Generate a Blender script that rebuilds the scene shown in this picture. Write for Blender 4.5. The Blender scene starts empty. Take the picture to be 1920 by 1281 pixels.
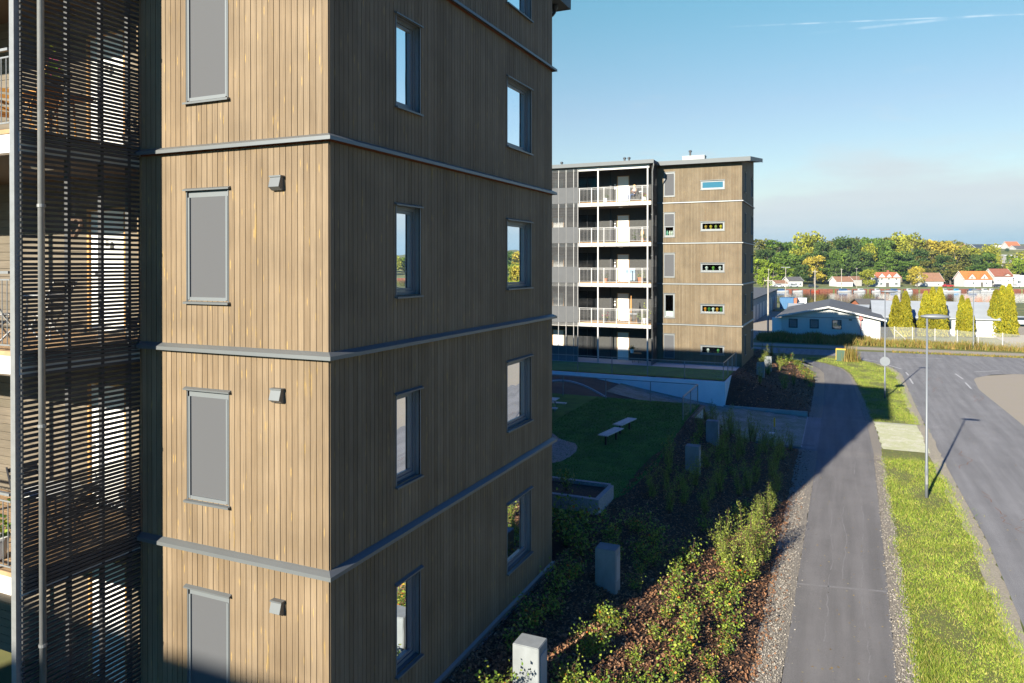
import bpy, bmesh, math, random
import numpy as np
from mathutils import Vector, Matrix
R_ = math.radians
S = bpy.context.scene
# ------------------------------------------------------------------ camera, world, sun, exposure
CAM = Vector((0, 0, 9.0)); FPX = 1377.2; YAW = 0.4194; PIT = 0.006; CY = 504.7
cd = bpy.data.cameras.new("camera"); cam = bpy.data.objects.new("camera", cd); S.collection.objects.link(cam)
cam.location = CAM; cam.rotation_euler = (math.pi/2 - PIT, 0, YAW)
cd.sensor_width = 36; cd.lens = FPX/1920*36; cd.shift_y = -(640.5-CY)/1920; cd.clip_start = .1; cd.clip_end = 12000
S.camera = cam
S.render.resolution_x = 1024; S.render.resolution_y = 683
S.view_settings.view_transform = 'Standard'; S.view_settings.look = 'None'
S.view_settings.gamma = 1; S.view_settings.exposure = 1.6
EL, AZ = R_(21.6), R_(11.8)          # the sun stands behind the camera, low, a little to the left
sd = bpy.data.lights.new("sun", 'SUN'); sd.energy = 5.0; sd.angle = R_(.53); sd.color = (1, .93, .80)
so = bpy.data.objects.new("sun", sd); S.collection.objects.link(so); so.location = (0, -30, 60)
trav = Vector((math.sin(AZ)*math.cos(EL), math.cos(AZ)*math.cos(EL), -math.sin(EL)))
so.rotation_euler = trav.to_track_quat('-Z', 'Y').to_euler()
W = bpy.data.worlds.new("World"); S.world = W; W.use_nodes = True
nt = W.node_tree; N = nt.nodes; L = nt.links; N.clear()
def wn(t, **k):
    n = N.new(t)
    for a, b in k.items(): setattr(n, a, b)
    return n
def wm(op, a, b=None, c=None):
    n = wn('ShaderNodeMath', operation=op)
    for i, v in enumerate((a, b, c)):
        if v is None: continue
        if isinstance(v, (int, float)): n.inputs[i].default_value = v
        else: L.new(v, n.inputs[i])
    return n.outputs[0]
def smooth(v, a, b):
    m = wn('ShaderNodeMapRange', interpolation_type='SMOOTHSTEP'); L.new(v, m.inputs[0])
    m.inputs[1].default_value = a; m.inputs[2].default_value = b; return m.outputs[0]
sky = wn('ShaderNodeTexSky', sky_type='NISHITA', sun_disc=False)
sky.sun_elevation = EL; sky.sun_rotation = math.pi + AZ; sky.air_density = 1.0; sky.dust_density = .6; sky.ozone_density = 1.0
tc = wn('ShaderNodeTexCoord'); sp = wn('ShaderNodeSeparateXYZ'); L.new(tc.outputs['Generated'], sp.inputs[0])
X_, Y_, Z_ = sp.outputs
az = wm('ARCTAN2', X_, Y_)
def noise(sx, sz, det, off=0, rough=.55):
    cb = wn('ShaderNodeCombineXYZ'); L.new(wm('MULTIPLY', az, sx), cb.inputs[0]); L.new(wm('MULTIPLY', Z_, sz), cb.inputs[1]); cb.inputs[2].default_value = off
    n = wn('ShaderNodeTexNoise'); n.inputs['Scale'].default_value = 1; n.inputs['Detail'].default_value = det; n.inputs['Roughness'].default_value = rough
    L.new(cb.outputs[0], n.inputs['Vector']); return n.outputs[0]
n1 = noise(5, 26, 6, 1.3); n2 = noise(11, 60, 6, 4.1); n3 = noise(3, 14, 4, 8.0)
# heavy bank of cloud over the horizon, ragged on top
top = wm('MULTIPLY_ADD', smooth(az, -.35, .12), .085, .05)
edge = wm('ADD', wm('SUBTRACT', top, Z_), wm('MULTIPLY', wm('SUBTRACT', n1, .5), .16))
bank = wm('MULTIPLY', smooth(edge, -.02, .055), wm('MULTIPLY', smooth(az, 1.0, .6), smooth(az, -1.2, -.8)))
wisps = wm('MULTIPLY', smooth(n2, .56, .8), wm('MULTIPLY', smooth(Z_, .32, .08), .5))
bank = wm('MAXIMUM', bank, wisps)
tint = wn('ShaderNodeMix', data_type='RGBA', blend_type='MULTIPLY'); tint.inputs['Factor'].default_value = 1
L.new(sky.outputs[0], tint.inputs['A']); tr_ = wn('ShaderNodeValToRGB'); L.new(Z_, tr_.inputs[0]); dk_ = wn('ShaderNodeMix', data_type='RGBA', blend_type='MULTIPLY'); L.new(wm('MAXIMUM', smooth(az, .58, .95), smooth(az, -.95, -1.5)), dk_.inputs['Factor']); L.new(tr_.outputs[0], dk_.inputs['A']); dk_.inputs['B'].default_value = (.02, .56, 1.08, 1); L.new(dk_.outputs['Result'], tint.inputs['B'])   # sky beyond the view is tinted cyan to cool and darken the shade
e_ = tr_.color_ramp.elements; e_[0].position = .08; e_[0].color = (.83, .82, .78, 1); e_[1].position = .52; e_[1].color = (.02, .48, 1.12, 1)  # overhead the tint drops its red too, for bluer shade
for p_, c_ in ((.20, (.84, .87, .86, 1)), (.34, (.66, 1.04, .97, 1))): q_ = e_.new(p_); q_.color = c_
ccol = wn('ShaderNodeMix', data_type='RGBA')       # dark grey base, bright top
L.new(smooth(wm('ADD', Z_, wm('MULTIPLY', wm('SUBTRACT', n3, .5), .09)), .015, .08), ccol.inputs['Factor'])
ccol.inputs['A'].default_value = (2.25, 3.45, 4.25, 1); ccol.inputs['B'].default_value = (4.6, 4.95, 5.15, 1)
mx = wn('ShaderNodeMix', data_type='RGBA'); L.new(wm('MULTIPLY', bank, .92), mx.inputs['Factor'])
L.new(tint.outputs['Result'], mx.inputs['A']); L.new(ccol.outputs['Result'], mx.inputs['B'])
# two thin vapour trails high up
def dirpx(x, y):
    c, s = math.cos(YAW), math.sin(YAW)
    F = Vector((-s*math.cos(PIT), c*math.cos(PIT), -math.sin(PIT))); Rr = Vector((c, s, 0)); U = Rr.cross(F)
    return F + Rr*((x-960)/FPX) - U*((y-CY)/FPX)
last = mx.outputs['Result']
for (a, b, wdt, st) in (((1330, 52), (1915, 27), .0013, .32), ((1490, 66), (1720, 42), .0022, .25)):
    A = dirpx(*a).normalized(); B = dirpx(*b).normalized(); nn = A.cross(B).normalized()
    dp = wn('ShaderNodeVectorMath', operation='DOT_PRODUCT'); L.new(tc.outputs['Generated'], dp.inputs[0]); dp.inputs[1].default_value = nn
    line = smooth(wm('ABSOLUTE', dp.outputs['Value']), wdt, wdt*.2)
    a0, a1 = math.atan2(A.x, A.y), math.atan2(B.x, B.y)
    line = wm('MULTIPLY', line, wm('MULTIPLY', smooth(az, a0, a0+.12), smooth(az, a1+.12, a1)))
    line = wm('MULTIPLY', wm('MULTIPLY', line, smooth(noise(30, 30, 3, 2), .3, .7)), wm('MULTIPLY', smooth(Z_, 0, .1), st))
    m2 = wn('ShaderNodeMix', data_type='RGBA'); L.new(line, m2.inputs['Factor']); L.new(last, m2.inputs['A']); m2.inputs['B'].default_value = (7.5, 8.2, 8.6, 1)
    last = m2.outputs['Result']
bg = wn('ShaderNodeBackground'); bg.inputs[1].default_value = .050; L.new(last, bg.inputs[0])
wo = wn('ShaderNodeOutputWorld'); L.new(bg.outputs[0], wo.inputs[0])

# ------------------------------------------------------------------ helpers
random.seed(7); rng = np.random.default_rng(11)
def at(px, py, d): return CAM + dirpx(px, py)*d                   # the point d metres ahead under a pixel of the 1920-wide photograph
def gnd(px, py, z=0.0):
    r = dirpx(px, py); return CAM + r*((z-CAM.z)/r.z)
UU = Vector((math.cos(YAW), math.sin(YAW), 0)); VV = Vector((-math.sin(YAW), math.cos(YAW), 0))
def far(u, v, z): return Vector((UU.x*u+VV.x*v, UU.y*u+VV.y*v, z))  # u to the right, v ahead
COL = S.collection
def link(o, parent=None):
    COL.objects.link(o)
    if parent is not None:
        o.parent = parent
        m = parent['_w'] if '_w' in parent else None
        if parent.type == 'EMPTY': o.matrix_parent_inverse = Matrix.Translation(-parent.location)
    return o
def tag(o, label=None, cat=None, group=None, kind=None):
    if label: o['label'] = label
    if cat: o['category'] = cat
    if group: o['group'] = group
    if kind: o['kind'] = kind
    return o
def thing(name, label, cat, loc=(0, 0, 0), group=None):
    o = bpy.data.objects.new(name, None); o.empty_display_size = .2; o.location = loc; COL.objects.link(o)
    return tag(o, label, cat, group)
def copy_tree(o, loc=None, rz=0, sc=1, parent=None):
    c = o.copy(); COL.objects.link(c)
    if parent is not None: c.parent = parent
    else:
        c.location = loc; c.rotation_euler = (0, 0, rz); c.scale = (sc, sc, sc) if not hasattr(sc, '__len__') else sc
    for ch in o.children: copy_tree(ch, parent=c)
    return c
class MB:
    def __init__(s): s.v = []; s.f = []
    def add(s, vs, fs):
        n = len(s.v); s.v += [tuple(p) for p in vs]; s.f += [tuple(i+n for i in f) for f in fs]; return s
    def quad(s, a, b, c, d): return s.add([a, b, c, d], [(0, 1, 2, 3)])
    def hexa(s, p):     # 8 points: bottom ring 0-3, top ring 4-7
        return s.add(p, [(0, 3, 2, 1), (4, 5, 6, 7), (0, 1, 5, 4), (1, 2, 6, 5), (2, 3, 7, 6), (3, 0, 4, 7)])
    def box(s, x0, x1, y0, y1, z0, z1, P=None, M=None):
        p = [(x0, y0, z0), (x1, y0, z0), (x1, y1, z0), (x0, y1, z0), (x0, y0, z1), (x1, y0, z1), (x1, y1, z1), (x0, y1, z1)]
        if P: p = [P(*q) for q in p]
        if M is not None: p = [M @ Vector(q) for q in p]
        return s.hexa(p)
    def tube(s, pts, r, n=8, cap=True):
        pts = [Vector(p) for p in pts]; rs = r if hasattr(r, '__len__') else [r]*len(pts); base = len(s.v)
        prev = None
        for i, p in enumerate(pts):
            d = (pts[min(i+1, len(pts)-1)] - pts[max(i-1, 0)]).normalized()
            a = prev if prev is not None and abs(prev.dot(d)) < .95 else (Vector((0, 0, 1)) if abs(d.z) < .9 else Vector((1, 0, 0)))
            x = (a - d*a.dot(d)).normalized(); y = d.cross(x); prev = x
            for k in range(n):
                t = 2*math.pi*k/n; s.v.append(tuple(p + (x*math.cos(t)+y*math.sin(t))*rs[i]))
        for i in range(len(pts)-1):
            for k in range(n):
                k2 = (k+1) % n; s.f.append((base+i*n+k, base+i*n+k2, base+(i+1)*n+k2, base+(i+1)*n+k))
        if cap:
            s.f.append(tuple(base+k for k in range(n))[::-1]); s.f.append(tuple(base+(len(pts)-1)*n+k for k in range(n)))
        return s
    def prism(s, poly, vec):       # poly of 3D points extruded along vec
        n = len(poly); vec = Vector(vec); a = [Vector(p) for p in poly]; b = [p+vec for p in a]
        return s.add(a+b, [tuple(range(n))[::-1], tuple(range(n, 2*n))] + [(i, (i+1) % n, n+(i+1) % n, n+i) for i in range(n)])
    def lathe(s, c, prof, n=12):   # prof of (r, z)
        base = len(s.v)
        for r, z in prof:
            for k in range(n):
                t = 2*math.pi*k/n; s.v.append((c[0]+r*math.cos(t), c[1]+r*math.sin(t), c[2]+z))
        for i in range(len(prof)-1):
            for k in range(n):
                k2 = (k+1) % n; s.f.append((base+i*n+k, base+i*n+k2, base+(i+1)*n+k2, base+(i+1)*n+k))
        s.f.append(tuple(base+k for k in range(n))[::-1]); s.f.append(tuple(base+(len(prof)-1)*n+k for k in range(n)))
        return s
    def build(s, name, mat, parent=None, smooth=False, **t):
        me = bpy.data.meshes.new(name); me.from_pydata(s.v, [], s.f); me.materials.append(mat)
        if smooth: me.polygons.foreach_set('use_smooth', [True]*len(me.polygons))
        me.update(); o = bpy.data.objects.new(name, me); link(o, parent)
        return tag(o, **t)
def npmesh(name, V, F, mat, parent=None, smooth=False, **t):     # V (n,3), F (m,k)
    me = bpy.data.meshes.new(name); V = np.asarray(V, np.float32); F = np.asarray(F, np.int32); k = F.shape[1]
    me.vertices.add(len(V)); me.vertices.foreach_set('co', V.ravel())
    me.loops.add(F.size); me.loops.foreach_set('vertex_index', F.ravel())
    me.polygons.add(len(F)); me.polygons.foreach_set('loop_start', np.arange(0, F.size, k, dtype=np.int32))
    me.polygons.foreach_set('loop_total', np.full(len(F), k, np.int32))
    if smooth: me.polygons.foreach_set('use_smooth', np.ones(len(F), bool))
    me.update(calc_edges=True); me.materials.append(mat)
    o = bpy.data.objects.new(name, me); link(o, parent); return tag(o, **t)
# ------------------------------------------------------------------ materials
K_ = .82
def mat(name, col, rough=.8, metal=0., var=.12, scale=2., bump=0., bscale=40., island=0., spec=.4, col2=None, island_cols=None, stretch=None, transl=0., detail=5, objrand=0.):
    m = bpy.data.materials.new(name); m.use_nodes = True; t = m.node_tree; n = t.nodes; l = t.links
    sc_ = lambda c: tuple(q*K_ for q in c); col = sc_(col); col2 = sc_(col2) if col2 else None; island_cols = [sc_(c) for c in island_cols] if island_cols else None
    b = n['Principled BSDF']; b.inputs['Roughness'].default_value = rough; b.inputs['Metallic'].default_value = metal
    b.inputs['Specular IOR Level'].default_value = spec
    g = n.new('ShaderNodeNewGeometry'); mp = n.new('ShaderNodeMapping'); l.new(g.outputs['Position'], mp.inputs[0])
    if stretch: mp.inputs['Scale'].default_value = stretch
    nz = n.new('ShaderNodeTexNoise'); nz.inputs['Scale'].default_value = scale; nz.inputs['Detail'].default_value = detail; nz.inputs['Roughness'].default_value = .62
    l.new(mp.outputs[0], nz.inputs['Vector'])
    def mathn(op, a, bb):
        q = n.new('ShaderNodeMath'); q.operation = op
        for i, v in enumerate((a, bb)):
            if isinstance(v, (int, float)): q.inputs[i].default_value = v
            else: l.new(v, q.inputs[i])
        return q.outputs[0]
    if island_cols:
        cr = n.new('ShaderNodeValToRGB'); e = cr.color_ramp.elements; cr.color_ramp.interpolation = 'LINEAR'
        e[0].color = (*island_cols[0], 1); e[1].color = (*island_cols[-1], 1)
        for i, c in enumerate(island_cols[1:-1]):
            q = e.new((i+1)/(len(island_cols)-1)); q.color = (*c, 1)
        f = g.outputs['Random Per Island']
        if objrand:
            oi = n.new('ShaderNodeObjectInfo'); f = mathn('ADD', mathn('MULTIPLY', f, 1-objrand), mathn('MULTIPLY', oi.outputs['Random'], objrand))
        l.new(f, cr.inputs[0]); base = cr.outputs[0]
    elif col2:
        mxx = n.new('ShaderNodeMix'); mxx.data_type = 'RGBA'; mr = n.new('ShaderNodeMapRange'); mr.inputs[1].default_value = .38; mr.inputs[2].default_value = .64
        l.new(nz.outputs[0], mr.inputs[0]); l.new(mr.outputs[0], mxx.inputs['Factor']); mxx.inputs['A'].default_value = (*col, 1); mxx.inputs['B'].default_value = (*col2, 1)
        base = mxx.outputs['Result']
    else:
        rg = n.new('ShaderNodeRGB'); rg.outputs[0].default_value = (*col, 1); base = rg.outputs[0]
    f = mathn('ADD', mathn('MULTIPLY', mathn('SUBTRACT', nz.outputs[0], .5), 4*var), 1)
    if island: f = mathn('MULTIPLY', f, mathn('ADD', mathn('MULTIPLY', mathn('SUBTRACT', g.outputs['Random Per Island'], .5), 2*island), 1))
    vm = n.new('ShaderNodeVectorMath'); vm.operation = 'SCALE'; l.new(base, vm.inputs[0]); l.new(f, vm.inputs['Scale'])
    l.new(vm.outputs[0], b.inputs['Base Color'])
    if bump:
        n2 = n.new('ShaderNodeTexNoise'); n2.inputs['Scale'].default_value = bscale; n2.inputs['Detail'].default_value = 4; l.new(mp.outputs[0], n2.inputs['Vector'])
        bp = n.new('ShaderNodeBump'); bp.inputs['Strength'].default_value = bump; bp.inputs['Distance'].default_value = .03; l.new(n2.outputs[0], bp.inputs['Height']); l.new(bp.outputs[0], b.inputs['Normal'])
    if transl:
        tr = n.new('ShaderNodeBsdfTranslucent'); l.new(vm.outputs[0], tr.inputs[0]); ms = n.new('ShaderNodeMixShader'); ms.inputs[0].default_value = transl
        l.new(b.outputs[0], ms.inputs[1]); l.new(tr.outputs[0], ms.inputs[2]); l.new(ms.outputs[0], n['Material Output'].inputs[0])
    m['vec'] = 1
    return m
def clad_mat(name, base, base2, yel, hor=False):
    base, base2, yel = [tuple(q*K_ for q in c) for c in (base, base2, yel)]
    # weathered heartwood boards: tone per board, long grain streaks, pale knots, yellow resin streaks
    m = bpy.data.materials.new(name); m.use_nodes = True; t = m.node_tree; n = t.nodes; l = t.links; b = n['Principled BSDF']
    b.inputs['Roughness'].default_value = .72; b.inputs['Specular IOR Level'].default_value = .25
    g = n.new('ShaderNodeNewGeometry')
    def mp(sc, off=0):
        q = n.new('ShaderNodeMapping'); q.inputs['Scale'].default_value = sc; 
        c = n.new('ShaderNodeCombineXYZ'); w = n.new('ShaderNodeMath'); w.operation = 'MULTIPLY'; w.inputs[1].default_value = 37+off; l.new(g.outputs['Random Per Island'], w.inputs[0])
        for i in range(3): l.new(w.outputs[0], c.inputs[i])
        l.new(g.outputs['Position'], q.inputs[0]); l.new(c.outputs[0], q.inputs['Location']); return q.outputs[0]
    st = (3, 3, 60) if hor else (60, 60, 2.2)
    gr = n.new('ShaderNodeTexNoise'); gr.inputs['Scale'].default_value = 1; gr.inputs['Detail'].default_value = 5; l.new(mp(st), gr.inputs['Vector'])
    bl = n.new('ShaderNodeTexNoise'); bl.inputs['Scale'].default_value = 1.2; bl.inputs['Detail'].default_value = 3; l.new(g.outputs['Position'], bl.inputs['Vector'])
    kn = n.new('ShaderNodeTexVoronoi'); kn.inputs['Scale'].default_value = 1; l.new(mp((2, 2, 24) if hor else (14, 14, 1.7), 11), kn.inputs['Vector'])
    ys = n.new('ShaderNodeTexNoise'); ys.inputs['Scale'].default_value = 1; ys.inputs['Detail'].default_value = 6; ys.inputs['Roughness'].default_value = .7; l.new(mp((9, 9, 1.2), 23), ys.inputs['Vector'])
    def mm(op, a, bb, c=None):
        q = n.new('ShaderNodeMath'); q.operation = op; q.use_clamp = op == 'MULTIPLY_ADD' and False
        for i, v in enumerate((a, bb, c)):
            if v is None: continue
            if isinstance(v, (int, float)): q.inputs[i].default_value = v
            else: l.new(v, q.inputs[i])
        return q.outputs[0]
    def rng_(v, a, bb):
        q = n.new('ShaderNodeMapRange'); q.interpolation_type = 'SMOOTHSTEP'; q.inputs[1].default_value = a; q.inputs[2].default_value = bb; l.new(v, q.inputs[0]); return q.outputs[0]
    def mix(f, a, bb, blend='MIX'):
        q = n.new('ShaderNodeMix'); q.data_type = 'RGBA'; q.blend_type = blend
        if isinstance(f, (int, float)): q.inputs['Factor'].default_value = f
        else: l.new(f, q.inputs['Factor'])
        for s_, v in (('A', a), ('B', bb)):
            if isinstance(v, tuple): q.inputs[s_].default_value = (*v, 1)
            else: l.new(v, q.inputs[s_])
        return q.outputs['Result']
    c = mix(g.outputs['Random Per Island'], base, base2)
    c = mix(mm('MULTIPLY', rng_(ys.outputs[0], .60, .74), .75), c, yel)
    c = mix(mm('MULTIPLY', rng_(kn.outputs['Distance'], .16, .05), .6), c, tuple(min(1, q*1.5) for q in yel))
    c = mix(mm('MULTIPLY', rng_(kn.outputs['Distance'], .05, .02), .7), c, (.10, .055, .025))
    f = mm('MULTIPLY', mm('ADD', mm('MULTIPLY', mm('SUBTRACT', gr.outputs[0], .5), .7), 1), mm('ADD', mm('MULTIPLY', mm('SUBTRACT', bl.outputs[0], .5), .7), 1))
    vm = n.new('ShaderNodeVectorMath'); vm.operation = 'SCALE'; l.new(c, vm.inputs[0]); l.new(f, vm.inputs['Scale']); l.new(vm.outputs[0], b.inputs['Base Color'])
    bp = n.new('ShaderNodeBump'); bp.inputs['Strength'].default_value = .25; bp.inputs['Distance'].default_value = .004; l.new(gr.outputs[0], bp.inputs['Height']); l.new(bp.outputs[0], b.inputs['Normal'])
    return m
M = {}
M['clad'] = clad_mat('wood_cladding', (.160, .112, .064), (.205, .150, .092), (.30, .195, .055))
M['clad_b'] = clad_mat('wood_cladding_far', (.134, .101, .060), (.166, .130, .082), (.20, .14, .065))
M['groove'] = mat('cladding_groove', (.20, .06, .018), .9)
M['hclad'] = clad_mat('balcony_wall_boards', (.12, .10, .07), (.16, .13, .095), (.17, .12, .06), hor=True)
M['brick'] = mat('grey_slate_wall', (.055, .055, .052), .85, var=.35, scale=6, bump=.4, bscale=18, stretch=(1, 1, 4))
M['slat'] = mat('dark_slat', (.036, .037, .037), .75, var=.25, scale=5, island=.25)
M['slat_b'] = mat('grey_slat', (.062, .062, .062), .75, var=.2, scale=3, island=.2)
M['infill'] = mat('grey_panel', (.085, .088, .09), .8, var=.08, scale=3)
M['fascia'] = mat('dark_fascia', (.055, .065, .07), .5, metal=.1, var=.05)
M['flash'] = mat('zinc_flashing', (.15, .16, .16), .42, metal=.35, var=.06, scale=1.3)
M['frame'] = mat('window_frame', (.20, .21, .215), .4, metal=.2, var=.04)
M['framel'] = mat('window_frame_light', (.165, .18, .185), .45, metal=.2, var=.04)
M['blind'] = mat('blind_fabric', (.078, .080, .084), .85, var=.03, scale=150, bump=.1, bscale=500)
M['steel'] = mat('galvanised_steel', (.24, .245, .24), .45, metal=.3, var=.12, scale=9, bump=.05)
M['white_steel'] = mat('white_steel', (.42, .41, .39), .5, var=.05)
M['conc'] = mat('concrete', (.32, .31, .29), .85, var=.14, scale=2.5, bump=.12, bscale=60)
M['concw'] = mat('pale_concrete', (.56, .55, .52), .85, var=.1, scale=1.2, bump=.1, bscale=40)
M['white'] = mat('white_paint', (.78, .77, .73), .55, var=.03)
M['whitew'] = mat('white_boards', (.52, .52, .50), .7, var=.05, scale=3)
M['reveal'] = mat('pine_reveal', (.48, .27, .10), .7, var=.2, scale=8)
M['deck'] = mat('pine_deck', (.38, .24, .12), .8, var=.25, scale=6, stretch=(1, 8, 1))
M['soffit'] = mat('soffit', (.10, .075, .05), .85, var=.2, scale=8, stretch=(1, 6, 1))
M['roof'] = mat('roof_felt', (.10, .105, .11), .9, var=.15, scale=4)
M['roofl'] = mat('pale_roof_felt', (.30, .325, .34), .85, var=.1, scale=.6)
M['black'] = mat('black_metal', (.02, .021, .024), .45)
M['dark'] = mat('dark_room', (.02, .018, .016), .9)
M['concd'] = mat('foundation', (.30, .31, .32), .8, var=.1)
def glass(name, tint, ior, transp):
    m = bpy.data.materials.new(name); m.use_nodes = True; t = m.node_tree; n = t.nodes; l = t.links; n.remove(n['Principled BSDF'])
    gl = n.new('ShaderNodeBsdfGlossy'); gl.inputs['Roughness'].default_value = .0; gl.inputs[0].default_value = (.93, .97, 1, 1)
    g = n.new('ShaderNodeNewGeometry'); nz = n.new('ShaderNodeTexNoise'); nz.inputs['Scale'].default_value = 1.7; nz.inputs['Detail'].default_value = 1; l.new(g.outputs['Position'], nz.inputs['Vector'])
    bp = n.new('ShaderNodeBump'); bp.inputs['Strength'].default_value = .05; bp.inputs['Distance'].default_value = .05; l.new(nz.outputs[0], bp.inputs['Height']); l.new(bp.outputs[0], gl.inputs['Normal'])
    if transp: d = n.new('ShaderNodeBsdfTransparent'); d.inputs[0].default_value = (.8, .85, .84, 1)
    else: d = n.new('ShaderNodeBsdfDiffuse'); d.inputs[0].default_value = (*tint, 1)
    fr = n.new('ShaderNodeFresnel'); fr.inputs[0].default_value = ior
    mx = n.new('ShaderNodeMixShader'); l.new(fr.outputs[0], mx.inputs[0]); l.new(d.outputs[0], mx.inputs[1]); l.new(gl.outputs[0], mx.inputs[2]); l.new(mx.outputs[0], n['Material Output'].inputs[0])
    return m
M['glass'] = glass('window_glass', (.012, .03, .04), 3.4, False)
M['glass_dim'] = glass('dim_glass', (.012, .014, .016), 1.35, False)
M['glass_clear'] = glass('clear_glass', (0, 0, 0), 1.7, True)
M['glass_sky'] = glass('sky_reflection_glass', (.03, .085, .12), 1.9, False)  # blue body colour stands in for sky mirrored in the pane
# ground materials
def asphalt(name, col, streak=True):
    m = mat(name, col, .9, var=.10, scale=.7, bump=.25, bscale=220, spec=.3)
    t = m.node_tree; n = t.nodes; l = t.links; b = n['Principled BSDF']; src = b.inputs['Base Color'].links[0].from_socket
    g = n.new('ShaderNodeNewGeometry')
    v = n.new('ShaderNodeTexVoronoi'); v.inputs['Scale'].default_value = 260; l.new(g.outputs['Position'], v.inputs['Vector'])
    mr = n.new('ShaderNodeMapRange'); mr.inputs[1].default_value = 0; mr.inputs[2].default_value = 1; mr.inputs[3].default_value = .72; mr.inputs[4].default_value = 1.32
    sc = n.new('ShaderNodeSeparateColor'); l.new(v.outputs['Color'], sc.inputs[0]); l.new(sc.outputs[0], mr.inputs[0])
    vm = n.new('ShaderNodeVectorMath'); vm.operation = 'SCALE'; l.new(src, vm.inputs[0]); l.new(mr.outputs[0], vm.inputs['Scale'])
    # lengthwise lighter wear and meandering cracks
    mp = n.new('ShaderNodeMapping'); mp.inputs['Scale'].default_value = (2.4, .14, 1); l.new(g.outputs['Position'], mp.inputs[0])
    nz = n.new('ShaderNodeTexNoise'); nz.inputs['Scale'].default_value = 1; nz.inputs['Detail'].default_value = 4; l.new(mp.outputs[0], nz.inputs['Vector'])
    mr2 = n.new('ShaderNodeMapRange'); mr2.inputs[1].default_value = .35; mr2.inputs[2].default_value = .65; mr2.inputs[3].default_value = .86; mr2.inputs[4].default_value = 1.14; l.new(nz.outputs[0], mr2.inputs[0])
    vm2 = n.new('ShaderNodeVectorMath'); vm2.operation = 'SCALE'; l.new(vm.outputs[0], vm2.inputs[0]); l.new(mr2.outputs[0], vm2.inputs['Scale'])
    l.new(vm2.outputs[0], b.inputs['Base Color']); return m
M['path'] = asphalt('path_asphalt', (.17, .16, .15)); M['road'] = asphalt('road_asphalt', (.205, .20, .195))
M['paint'] = mat('road_paint', (.46, .45, .43), .8, var=.25, scale=9)
M['seam'] = mat('asphalt_seam', (.30, .29, .27), .9, var=.3, scale=20)
M['crack'] = mat('asphalt_crack', (.21, .20, .19), .9, var=.3, scale=20)
M['gravel'] = mat('gravel', (.25, .22, .175), .95, var=.35, scale=45, bump=.9, bscale=55, detail=3)
M['stones'] = mat('loose_stones', (0, 0, 0), .9, island_cols=[(.20, .175, .14), (.34, .30, .24), (.48, .43, .35), (.28, .24, .19)], var=0)
M['sand'] = mat('sandy_gravel', (.36, .31, .24), .95, var=.16, scale=.9, bump=.35, bscale=60, col2=(.30, .26, .19))
M['shoulder'] = mat('sandy_shoulder', (.33, .29, .215), .95, var=.3, scale=14, bump=.5, bscale=50)
M['soil'] = mat('bark_mulch', (.05, .028, .016), .95, var=.5, scale=22, bump=1., bscale=45, col2=(.09, .048, .026))
M['chips'] = mat('bark_chips', (0, 0, 0), .85, island_cols=[(.07, .032, .018), (.19, .085, .038), (.36, .18, .085), (.12, .055, .026), (.48, .29, .16)], var=0, spec=.3)
M['leaflitter'] = mat('leaf_litter', (0, 0, 0), .8, island_cols=[(.05, .035, .02), (.30, .20, .06), (.45, .36, .16), (.10, .06, .03)], var=0)
M['lawn'] = mat('lawn', (.022, .13, .010), .95, var=.25, scale=1.3, bump=.7, bscale=60, col2=(.045, .17, .014))
M['verge'] = mat('verge_ground', (.15, .17, .04), .95, var=.35, scale=3, bump=.7, bscale=60, col2=(.14, .13, .035))
M['blade'] = mat('grass_blades', (0, 0, 0), .7, island_cols=[(.11, .20, .02), (.22, .32, .03), (.36, .42, .05), (.17, .28, .03), (.54, .47, .13), (.32, .38, .06)], var=.42, scale=.8, transl=.3, spec=.25)
M['blade_dry'] = mat('tall_weeds', (0, 0, 0), .8, island_cols=[(.10, .15, .02), (.22, .17, .04), (.34, .22, .07), (.17, .19, .03), (.30, .17, .05)], var=.4, scale=.6, transl=.25, spec=.2)
M['blade_green'] = mat('short_lawn_blades', (0, 0, 0), .8, island_cols=[(.02, .13, .010), (.04, .18, .014), (.06, .20, .02)], var=.25, scale=1.2, transl=.2, spec=.15)
M['farland'] = mat('meadow', (.10, .135, .03), .95, var=.3, scale=.15, col2=(.19, .17, .06))
M['rust'] = mat('rusty_quay', (.17, .055, .028), .85, var=.5, scale=.9)
M['granite'] = mat('granite', (.30, .30, .29), .8, var=.4, scale=30, bump=.4, bscale=40)
M['woodbench'] = mat('grey_bench_wood', (.60, .56, .48), .7, var=.2, scale=7, island=.15)
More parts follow.
